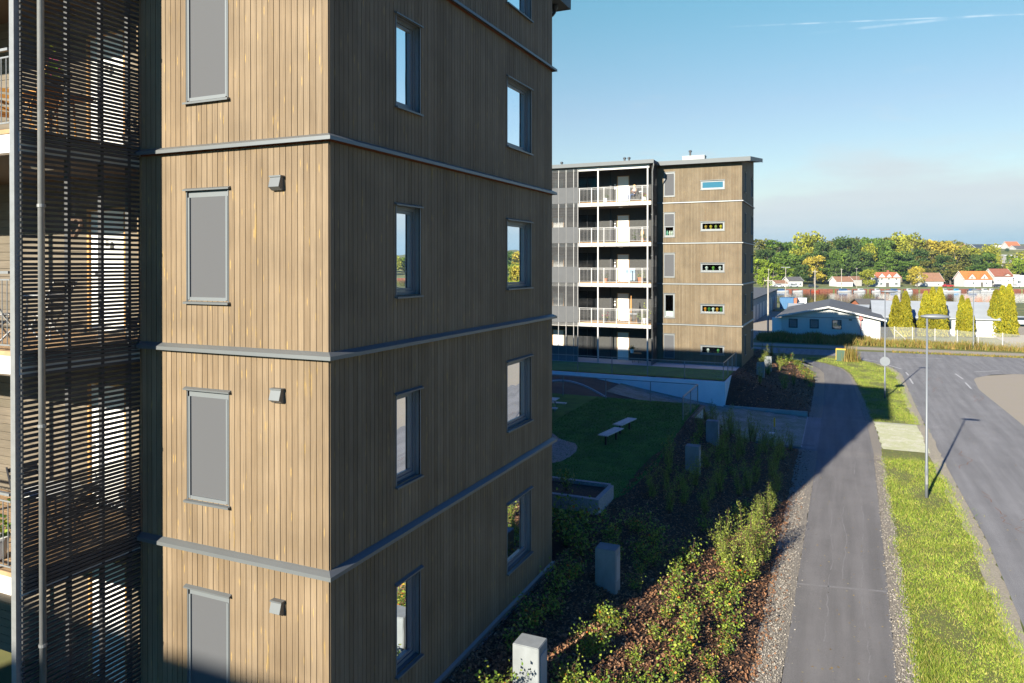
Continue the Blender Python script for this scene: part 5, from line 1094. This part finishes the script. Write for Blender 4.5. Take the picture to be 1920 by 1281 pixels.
# ------------------------------------------------------------------ shrubs in the bark bed
M['lf_rose'] = mat('rose_leaves', (0, 0, 0), .55, island_cols=[(.05, .11, .014), (.12, .20, .02), (.22, .30, .03), (.36, .39, .045), (.08, .15, .02)], var=.25, scale=4, transl=.25, spec=.4)
M['lf_aut'] = mat('autumn_leaves', (0, 0, 0), .6, island_cols=[(.42, .22, .015), (.50, .10, .02), (.45, .35, .03)], var=.2, scale=4, transl=.25)
M['lf_wil'] = mat('willow_leaves', (0, 0, 0), .6, island_cols=[(.11, .17, .02), (.22, .28, .035), (.36, .38, .06)], var=.25, scale=3, transl=.25)
M['twig'] = mat('twigs', (.10, .06, .035), .85)
def leafset(name, P, D, s, m, parent, asp=.5, seed=0):
    n = len(P); r = np.random.default_rng(seed); P = np.array(P); D = np.array(D)+r.normal(0, .45, (n, 3)); D /= np.linalg.norm(D, axis=1)[:, None]; b = np.cross(D, r.normal(0, 1, (n, 3))); b /= np.linalg.norm(b, axis=1)[:, None]; k = r.uniform(.6, 1.25, (n, 1))*s; D = D*k; b = b*k*asp
    V = np.stack([P, P+D*.35+b*.5, P+D, P+D*.35-b*.5], 1).reshape(-1, 3); return npmesh(name, V, np.arange(n*4).reshape(n, 4), m, parent)
def shrub(kind, seed):
    r = random.Random(seed); t = thing(kind, 'shrub', 'shrub'); st = MB(); P = []; D = []; Pa = []; Da = []
    if kind == 'rose_shrub': ns, h, sp, lf = 7, .52, .34, 11
    elif kind == 'willow_shrub': ns, h, sp, lf = 11, 1.3, .34, 26
    else: ns, h, sp, lf = 6, .5, .22, 9
    for i in range(ns):
        a = r.uniform(0, 6.28); H = h*r.uniform(.55, 1.15); s_ = sp*r.uniform(.3, 1); pts = [(0, 0, -.05)]
        for j in range(1, 6): f = j/5; pts.append((s_*f*math.cos(a)+r.uniform(-.03, .03), s_*f*math.sin(a)+r.uniform(-.03, .03), H*f))
        st.tube(pts, [.009, .008, .007, .005, .004, .002], 4, cap=False)
        for j in range(lf):
            f = r.uniform(.12 if kind == 'willow_shrub' else .25, 1)*4.99; k = int(f); q = Vector(pts[k]).lerp(Vector(pts[k+1]), f-k); w = .05 if kind == 'willow_shrub' else .10
            for _ in range(4):
                p = q+Vector((r.gauss(0, w), r.gauss(0, w), r.gauss(0, w*.8))); d = (r.gauss(0, 1), r.gauss(0, 1), r.uniform(.1, 1.3 if kind == 'willow_shrub' else .6))
                if kind == 'rose_shrub' and r.random() < .025: Pa.append(p); Da.append(d)
                else: P.append(p); D.append(d)
    st.build('stems', M['twig'], t); leafset('leaves', P, D, .060 if kind != 'willow_shrub' else .062, M['lf_wil'] if kind == 'willow_shrub' else M['lf_rose'], t, asp=.75 if kind != 'willow_shrub' else .3, seed=seed)
    if Pa: leafset('autumn_leaves', Pa, Da, .08, M['lf_aut'], t, .7, seed)
    return t
prot = {k: [shrub(k, s*10+len(k)) for s in range(1, 4)] for k in ('rose_shrub', 'willow_shrub', 'low_shrub')}; used2 = set()
def put(kind, x, y, sc, label, group):
    i = random.randrange(3); p = (x, y, hgt(x, y)-.02); rz = random.uniform(0, 6.28); key = (kind, i)
    if key not in used2: used2.add(key); o = prot[kind][i]; o.location = p; o.rotation_euler = (0, 0, rz); o.scale = (sc, sc, sc)
    else: o = copy_tree(prot[kind][i], p, rz, sc)
    o['label'] = label; o['group'] = group
sun_edge = lambda y: -6.27+(y-8.02)*.209
# sunlit roses near the bottom of the picture, in three rough rows up the slope
for row, xs in enumerate((-2.35, -3.0, -3.8, -4.55)):
    y = 12.6+random.uniform(0, .5); k = 0
    while y < 21.5-(1.0 if row > 1 else 0):
        x = xs+random.uniform(-.2, .2); lit = x > sun_edge(y)+.1
        if abs(x+5.02) > .35 or min(abs(y-12.05), abs(y-16.85)) > .45:
            put('rose_shrub', x, y, random.uniform(.6, 1.2), ('sunlit leafy rose shrub with yellow-green leaves, row %s from the footpath' if lit else 'shaded leafy rose shrub, row %s from the footpath') % ordn[row], 'rose shrubs in the bark bed, %s row %s' % ('sunlit' if lit else 'shaded', ordn[row]))
        y += random.uniform(.75, 1.35); k += 1
for (x, y, s) in [(-5.35, 11.3, 1.1), (-5.6, 12.9, 1.0), (-5.7, 13.8, 1.05), (-5.55, 14.6, .9), (-5.75, 15.5, 1.1), (-5.7, 16.3, 1.0), (-5.2, 18.1, 1.1), (-5.9, 17.6, 1.2), (-5.6, 19.2, 1.2), (-4.7, 19.0, 1.1), (-5.2, 20.4, 1.1), (-4.5, 14.2, 1.0), (-4.4, 15.3, .9), (-4.6, 12.9, .95), (-4.45, 11.6, 1.0), (-6.6, 18.1, 1.5), (-6.9, 18.8, 1.6), (-7.5, 18.4, 1.5), (-6.2, 18.9, 1.4)]:
    put('rose_shrub', x, y, s, 'dense leafy shrub in the shade beside the corner of the near block', 'shrubs beside the near block')
for (x, y, s, lb) in [(-2.45, 22.0, 1.25, 'tall wispy willow shrub catching the sun, nearer to the footpath'), (-2.05, 22.9, 1.3, 'tall wispy willow shrub catching the sun at the shadow edge'), (-3.05, 21.6, 1.1, 'tall wispy willow shrub catching the sun, farther up the slope'), (-2.75, 21.0, 1.0, 'short sunlit willow shrub in front of the taller ones'), (-2.2, 21.3, 1.05, 'sunlit willow shrub leaning to the footpath side')]:
    put('willow_shrub', x, y, s, lb, 'sunlit willow shrubs')
for row, xs in enumerate((-2.3, -3.1, -3.9, -4.6, -5.4)):
    y = 23.6+random.uniform(0, .8)+(1 if row < 2 else -1)
    while y < 37.6:
        x = xs+random.uniform(-.2, .2)
        if not (abs(x+4.96) < .5 and min(abs(y-27.6), abs(y-32.35)) < .7): put('willow_shrub' if random.random() < .75 else 'low_shrub', x, y, random.uniform(.7, 1.05), 'wispy shrub in deep shade, row %s from the footpath' % ordn[row], 'shaded shrubs on the slope, row %s' % ordn[row])
        y += random.uniform(.9, 1.5)
for (x, y) in [(-1.9, 57.5), (-2.3, 59), (-2.0, 60.6), (-2.6, 61.8), (-1.9, 62.6), (-2.9, 63.4), (-2.3, 64.2), (-3.4, 64.8), (-3.0, 66), (-3.9, 65.9), (-3.9, 62.9), (-4.2, 61.2)]:
    put('rose_shrub' if random.random() < .6 else 'low_shrub', x, y, random.uniform(.9, 1.3), 'yellowish shrub in the small sunlit bed past the second block', 'shrubs past the second block')
for (x, y) in [(-4.7, 50), (-4.6, 54.6), (-5.1, 55.6), (-3.3, 52), (-2.9, 55), (-4.1, 58.6), (-5.2, 59), (-4.4, 64), (-5, 62.4)]: put('willow_shrub', x, y, random.uniform(.8, 1.2), 'wispy shrub in the shaded bed beside the second block', 'shaded shrubs beside the second block')
for (x, y, s) in [(-7.6, 21.1, .8), (-8.5, 21.0, .7), (-9.4, 21.2, .7)]: 
    o = copy_tree(prot['low_shrub'][0], (x, y, 2.1), 0, s*1.4); o['label'] = 'scrawny plant growing in the granite planter'; o['group'] = 'plants in the granite planter'
# hedge scrub before the cottage
pts = []; hh = []
for _ in range(9000):
    x = random.uniform(-9, 3.2); y = random.uniform(91.5, 96.6); pts.append((x, y, 0)); hh.append(random.uniform(.3, .9)+.35*math.sin(x*1.7)*random.random())
grass('scrub', pts, hh, .07, M['blade_dry'], lean=.35, kind='stuff')

# ------------------------------------------------------------------ life on the balconies
def frame_chair(p, rz, label, m, seat_m=None, group=None):
    t = thing('folding_chair', label, 'chair', p, group); Mx = Matrix.Translation(p) @ Matrix.Rotation(rz, 4, 'Z')
    s_ = MB()
    for k in range(5): s_.box(-.2, .2, -.2+k*.085, -.14+k*.085, .44, .46, M=Mx)
    s_.build('seat', seat_m or m, t); b_ = MB()
    for k in range(4): b_.hexa([Mx @ Vector(q) for q in ((-.2, .22+k*.03, .55+k*.1), (.2, .22+k*.03, .55+k*.1), (.2, .235+k*.03, .55+k*.1), (-.2, .235+k*.03, .55+k*.1), (-.2, .24+k*.03, .61+k*.1), (.2, .24+k*.03, .61+k*.1), (.2, .255+k*.03, .61+k*.1), (-.2, .255+k*.03, .61+k*.1))])
    b_.build('backrest', seat_m or m, t)
    for sx in (-.21, .21):
        MB().tube([Mx @ Vector((sx, -.22, 0)), Mx @ Vector((sx, .1, .44)), Mx @ Vector((sx, .36, .93))], .014, 6).build('leg', m, t); MB().tube([Mx @ Vector((sx, .24, 0)), Mx @ Vector((sx, -.2, .45))], .014, 6).build('leg', m, t)
    return t
def table(p, label, m, top, r=.35, h=.72, square=False):
    t = thing('balcony_table', label, 'table', p); x, y, z = p
    (MB().box(x-r, x+r, y-r, y+r, z+h-.03, z+h) if square else MB().lathe((x, y, z), [(r, h-.03), (r, h)], 24)).build('tabletop', top, t)
    for a in range(4): c, s = math.cos(a*math.pi/2+.78), math.sin(a*math.pi/2+.78); MB().tube([(x+c*r*.8, y+s*r*.8, z), (x+c*r*.7, y+s*r*.7, z+h-.031)], .015, 6).build('leg', m, t)
orange = mat('oiled_teak', (.50, .24, .05), .55, var=.1); leafm = M['lf_rose']; terra = mat('terracotta', (.45, .16, .07), .8); pink = mat('pink_petals', (.65, .12, .25), .6); redp = mat('red_petals', (.60, .03, .02), .6); yelp = mat('yellow_petals', (.65, .45, .04), .6)
dA = [c+.13 for c in csA]; dB = [c+.13 for c in csB]
table((-10.75, 7.25, dA[2]), 'teak table behind the slats on the upper balcony of the near block', orange, orange, .38, .72, True)
frame_chair((-10.3, 6.75, dA[2]), R_(-80), 'orange folding chair right of the teak table behind the slats', orange); frame_chair((-11.45, 6.9, dA[2]), R_(70), 'orange folding chair left of the teak table, by the railing', orange)
pot_plant((-10.75, 7.25, dA[2]+.72), 'pot of pink flowers on the teak table behind the slats', M['black'], leafm, .3, .11, flower=pink)
table((-10.7, 7.1, dA[1]), 'white round table behind the slats on the middle balcony of the near block', M['white_steel'], M['white_steel'], .33)
frame_chair((-10.3, 6.8, dA[1]), R_(-75), 'white folding chair right of the white round table behind the slats', M['white_steel']); frame_chair((-10.75, 6.55, dA[1]), R_(170), 'white folding chair at the railing of the middle balcony', M['white_steel'])
# heart wreath
hp = [(-10.5+.16*(16*math.sin(a)**3)/16, 7.4, dA[1]+1.72+.17*(13*math.cos(a)-5*math.cos(2*a)-2*math.cos(3*a)-math.cos(4*a))/16) for a in np.linspace(0, 2*math.pi, 28)]
t = thing('heart_wreath', 'dark heart-shaped wreath hanging behind the slats', 'wreath', (-10.5, 7.4, dA[1]+1.5)); MB().tube(hp, .035, 6).build('wreath', M['twig'], t); MB().tube([(-10.5, 7.4, dA[1]+1.8), (-10.5, 7.4, dA[1]+2.44)], .004, 4).build('string', M['black'], t)
table((-10.9, 7.3, dA[0]), 'dark round table behind the slats on the lower balcony of the near block', M['black'], M['white'], .4)
frame_chair((-10.3, 7.2, dA[0]), R_(-70), 'black folding chair right of the table on the lower balcony', M['black']); frame_chair((-11.5, 7.4, dA[0]), R_(80), 'black folding chair left of the table on the lower balcony', M['black'])
pot_plant((-10.75, 6.42, dA[0]), 'white planter with green leaves behind the lowest visible railing', M['white'], leafm, .45, .16, n=90)
for k in (1, 2): MB().lathe((-11.2, 8.45, dA[k]+1.45), [(.05, 0), (.06, .04), (.03, .12)], 10).build('wall_lamp', M['white'], A)
# second block
def bx(px): return -12.33-(1228-px)*.0378*1.0
zt_ = dB[3]; zm = dB[2]; z2 = dB[1]; z1 = dB[0]
pot_plant((-15.85, 52.6, zt_), 'white pot with a small dark conifer on the top balcony of the second block', M['white'], M['leaf_dark'], .4, .17)
pot_plant((-12.85, 52.25, zt_), 'pot of red flowers in the corner of the top balcony', M['white'], leafm, .2, .15, flower=redp)
table((-13.25, 52.9, zt_), 'small dark table with a bowl beside the seated person', M['black'], M['black'], .25, .6)
tag(MB().lathe((-13.25, 52.9, zt_+.6), [(.08, 0), (.17, .12), (.18, .16), (.15, .16), (.07, .04)], 14).build('bowl', M['white']), 'white bowl on the small dark table on the top balcony', 'bowl')
frame_chair((-13.75, 52.85, zt_), R_(-38), 'dark folding chair under the person on the top balcony', M['black'])
frame_chair((-13.1, 52.7, zm), R_(30), 'dark folding chair on the fourth-floor balcony of the second block', M['black'])
pot_plant((-13.6, 52.4, zm), 'slim dark green plant in a pot beside the dark folding chair', M['black'], M['leaf_dark'], .6, .12); pot_plant((-12.95, 52.2, zm+.0), 'pale lantern-shaped straw plant holder by the railing corner', terra, leafm, .3, .14, flower=yelp)
tag(MB().lathe((-13.05, 52.5, zm+.45), [(.10, 0), (.14, .05), (.14, .3), (.08, .42), (.02, .46)], 8).build('straw_lantern', mat('straw', (.55, .36, .16), .8)), 'straw lantern standing behind the fourth-floor railing', 'lantern')
tag(MB().box(-14.25, -13.55, 52.35, 52.38, z2+.15, z2+1.02).build('towel', mat('pale_blue_cloth', (.30, .42, .50), .9, var=.1)), 'pale blue towel hung behind the third-floor railing', 'towel')
pot_plant((-13.15, 52.3, z2), 'terracotta pot with spiky yellow-green leaves on the third-floor balcony', terra, M['lf_wil'], .5, .2, n=80); pot_plant((-15.8, 52.5, z2), 'terracotta pot with dark leaves left of the white door, third floor', terra, M['leaf_dark'], .4, .15)
table((-13.8, 52.7, z1), 'yellow timber table covered by a pale grey cloth on the second-floor balcony', orange, M['c_white'], .38, .68, True)
tag(MB().lathe((-13.95, 52.75, z1+.681), [(.03, 0), (.03, 1.25), (.015, 1.3)], 8).lathe((-13.95, 52.75, z1+.9), [(.02, 0), (.07, .1), (.06, .7), (.02, .95)], 8).build('parasol', mat('ochre_cloth', (.55, .28, .10), .85)), 'folded ochre parasol rising behind the cloth-covered table', 'parasol')
pot_plant((-13.2, 52.25, z1), 'bright green leafy pot plant beside the cloth-covered table', M['black'], M['lf_rose'], .45, .18, n=90); pot_plant((-12.85, 52.5, z1), 'tall fern-like plant in the corner of the second-floor balcony', M['white'], M['lf_wil'], 1.0, .2, n=110); pot_plant((-15.75, 52.3, z1), 'pot of pink flowers left of the white door, second floor', M['black'], leafm, .35, .17, flower=pink, n=80)
table((-13.6, 52.9, 1.8), 'dark table outside the ground-floor door of the second block', M['black'], M['black'], .4); pot_plant((-13.9, 52.8, 2.52), 'white pot of yellow flowers on the ground-floor table', M['white'], M['leaf_dark'], .2, .16, flower=yelp, n=90)
# things on the window ledges of the second block
for k, (zf, cols_) in enumerate([(csB[0]-2.95, [(.7, .7, .68), (.1, .3, .1)]), (csB[0], [(.65, .25, .03), (.05, .2, .04), (.7, .7, .66), (.65, .3, .03), (.08, .25, .05)]), (csB[1], [(.7, .7, .66), (.15, .35, .05), (.7, .7, .66)]), (csB[2], [(.5, .3, .05), (.6, .45, .05), (.3, .35, .1), (.65, .5, .05)])]):
    for i, c in enumerate(cols_):
        x = -8.95+(i+.5)*1.4/len(cols_); z = zf+.92+.06; y = 53.67+.22
        tag(MB().lathe((x, y, z), [(.05, 0), (.075, .14), (.06, .14)], 8).lathe((x, y, z+.12), [(.03, 0), (.10, .06), (.11, .14), (.04, .22)], 8).build('ledge_plant', mat('ledge_%d_%d' % (k, i), c, .7)), 'small pot plant on the sill behind the slit window, %s floor, %s from the left' % (('ground', 'second', 'third', 'fourth')[k], ordn[i]), 'pot plant', 'plants behind the slit windows')
zf = csB[0]; MB().box(-11.66, -11.06, 53.67+.12, 53.67+.16, zf+.58, zf+.98).build('window_board', M['white'], B)
for i, (x, c) in enumerate([(-11.55, (.2, .45, .35)), (-11.36, (.7, .65, .55)), (-11.2, (.7, .68, .6))]):
    tag(MB().lathe((x, 53.67+.25, csB[2]+.6), [(.06, 0), (.09, .2), (.05, .34), (.07, .38)], 10).build('vase', mat('vase_%d' % i, c, .4)), ('teal vase', 'cream vase', 'tall ivory vase')[i]+' in the half-shaded tall window of the second block', 'vase')

# ------------------------------------------------------------------ the person sitting on the top balcony
def person(loc, rz):
    sk = {'pelvis': (0, 0, .47, .135), 'waist': (0, .02, .62, .115), 'chest': (0, .03, .80, .135), 'neckb': (0, .02, .97, .075), 'neck': (0, .0, 1.03, .05), 'head': (0, -.02, 1.12, .085), 'crown': (0, -.01, 1.22, .075),
          'shl': (-.17, .02, .93, .058), 'ell': (-.25, -.06, .72, .042), 'wrl': (-.04, -.24, .70, .028), 'hnl': (.04, -.25, .71, .022),
          'shr': (.17, .02, .93, .058), 'elr': (.25, -.06, .71, .042), 'wrr': (.05, -.27, .74, .028), 'hnr': (-.03, -.27, .75, .022),
          'hil': (-.10, -.02, .47, .085), 'knl': (-.14, -.42, .50, .058), 'anl': (-.16, -.40, .09, .038), 'tol': (-.17, -.56, .04, .032),
          'hir': (.10, -.02, .47, .085), 'knr': (.12, -.44, .50, .058), 'anr': (.12, -.50, .09, .038), 'tor': (.12, -.66, .04, .032)}
    ed = [('pelvis', 'waist'), ('waist', 'chest'), ('chest', 'neckb'), ('neckb', 'neck'), ('neck', 'head'), ('head', 'crown'), ('neckb', 'shl'), ('shl', 'ell'), ('ell', 'wrl'), ('wrl', 'hnl'), ('neckb', 'shr'), ('shr', 'elr'), ('elr', 'wrr'), ('wrr', 'hnr'),
          ('pelvis', 'hil'), ('hil', 'knl'), ('knl', 'anl'), ('anl', 'tol'), ('pelvis', 'hir'), ('hir', 'knr'), ('knr', 'anr'), ('anr', 'tor')]
    for h, sg in (('l', 1), ('r', -1)):
        b = sk['hn'+h]
        for i in range(4):
            a = 'f%s%d' % (h, i); sk[a] = (b[0]+sg*(.045+.006*(i % 2)), b[1]+.002*i, b[2]+.025-.016*i, .008); e = a+'t'; sk[e] = (b[0]+sg*(.075+.008*(i in (1, 2))), b[1]+.018, b[2]+.022-.017*i, .007); ed += [('hn'+h, a), (a, e)]
        sk['t'+h] = (b[0]-sg*.01, b[1]-.005, b[2]+.045, .009); sk['t'+h+'t'] = (b[0]+sg*.02, b[1]-.01, b[2]+.065, .008); ed += [('hn'+h, 't'+h), ('t'+h, 't'+h+'t')]
    names = list(sk); idx = {n_: i for i, n_ in enumerate(names)}; Mx = Matrix.Translation(loc) @ Matrix.Rotation(rz, 4, 'Z')
    def skinned(name, ns, es, fat, m, parent):
        me = bpy.data.meshes.new(name); ix = {n_: i for i, n_ in enumerate(ns)}
        me.from_pydata([tuple(Mx @ Vector(sk[n_][:3])) for n_ in ns], [(ix[a], ix[b]) for a, b in es], []); me.materials.append(m)
        o = bpy.data.objects.new(name, me); link(o, parent); sm_ = o.modifiers.new('skin', 'SKIN'); sm_.use_smooth_shade = True
        for i, n_ in enumerate(ns): rr = sk[n_][3]+fat; me.skin_vertices[0].data[i].radius = (rr, rr)
        me.skin_vertices[0].data[0].use_root = True; sb = o.modifiers.new('sub', 'SUBSURF'); sb.levels = 1; sb.render_levels = 1; return o
    skin = mat('skin', (.52, .30, .20), .6)
    body = skinned('person', names, ed, 0, skin, None); tag(body, 'person with blonde hair sitting on the top balcony, arms crossed, in jeans', 'person')
    tp = ['waist', 'chest', 'neckb', 'shl', 'shr']; skinned('shirt', tp, [('waist', 'chest'), ('chest', 'neckb'), ('neckb', 'shl'), ('neckb', 'shr')], .014, mat('pink_grey_shirt', (.40, .33, .36), .9), body)
    tp = ['pelvis', 'waist', 'hil', 'knl', 'anl', 'hir', 'knr', 'anr']; skinned('jeans', tp, [('pelvis', 'waist'), ('pelvis', 'hil'), ('hil', 'knl'), ('knl', 'anl'), ('pelvis', 'hir'), ('hir', 'knr'), ('knr', 'anr')], .012, mat('blue_jeans', (.06, .10, .20), .9), body)
    hd = Mx @ Vector((0, -.02, 1.14)); hair = mat('blonde_hair', (.50, .32, .13), .7)
    b = bmesh.new(); bmesh.ops.create_icosphere(b, subdivisions=3, radius=.112)
    for v in b.verts:
        if v.co.y < -.03 and v.co.z < .045: v.co *= .78
        if v.co.z < -.02: v.co.z *= 1.9; v.co.x *= .85
    bmesh.ops.rotate(b, cent=(0, 0, 0), matrix=Matrix.Rotation(rz, 3, 'Z'), verts=b.verts); bmesh.ops.translate(b, vec=Mx @ Vector((0, .012, 1.165)), verts=b.verts); me = bpy.data.meshes.new('hair'); b.to_mesh(me); b.free(); me.materials.append(hair); link(bpy.data.objects.new('hair', me), body)
    for sx in (-.033, .033): MB().lathe(Mx @ Vector((sx, -.104, 1.145)), [(.008, -.006), (.011, 0), (.008, .006)], 6).build('eye', M['bwin'], body)
    MB().box(-.011, .011, -.125, -.095, 1.10, 1.14, M=Mx).build('nose', skin, body); MB().box(-.024, .024, -.106, -.098, 1.07, 1.08, M=Mx).build('mouth', redp, body)
person((-13.75, 52.85, zt_), R_(-38))

# ------------------------------------------------------------------ air: a thin even haze in one closed box
hz = MB().box(-2600, 2600, -700, 3900, -8, 130)
hm = bpy.data.materials.new('haze'); hm.use_nodes = True; hn = hm.node_tree.nodes; hn.remove(hn['Principled BSDF']); pv = hn.new('ShaderNodeVolumePrincipled')
pv.inputs['Color'].default_value = (.55, .80, 1, 1); pv.inputs['Density'].default_value = .00010; pv.inputs['Anisotropy'].default_value = .1
hm.node_tree.links.new(pv.outputs[0], hn['Material Output'].inputs['Volume'])
hz.build('haze', hm, kind='stuff')
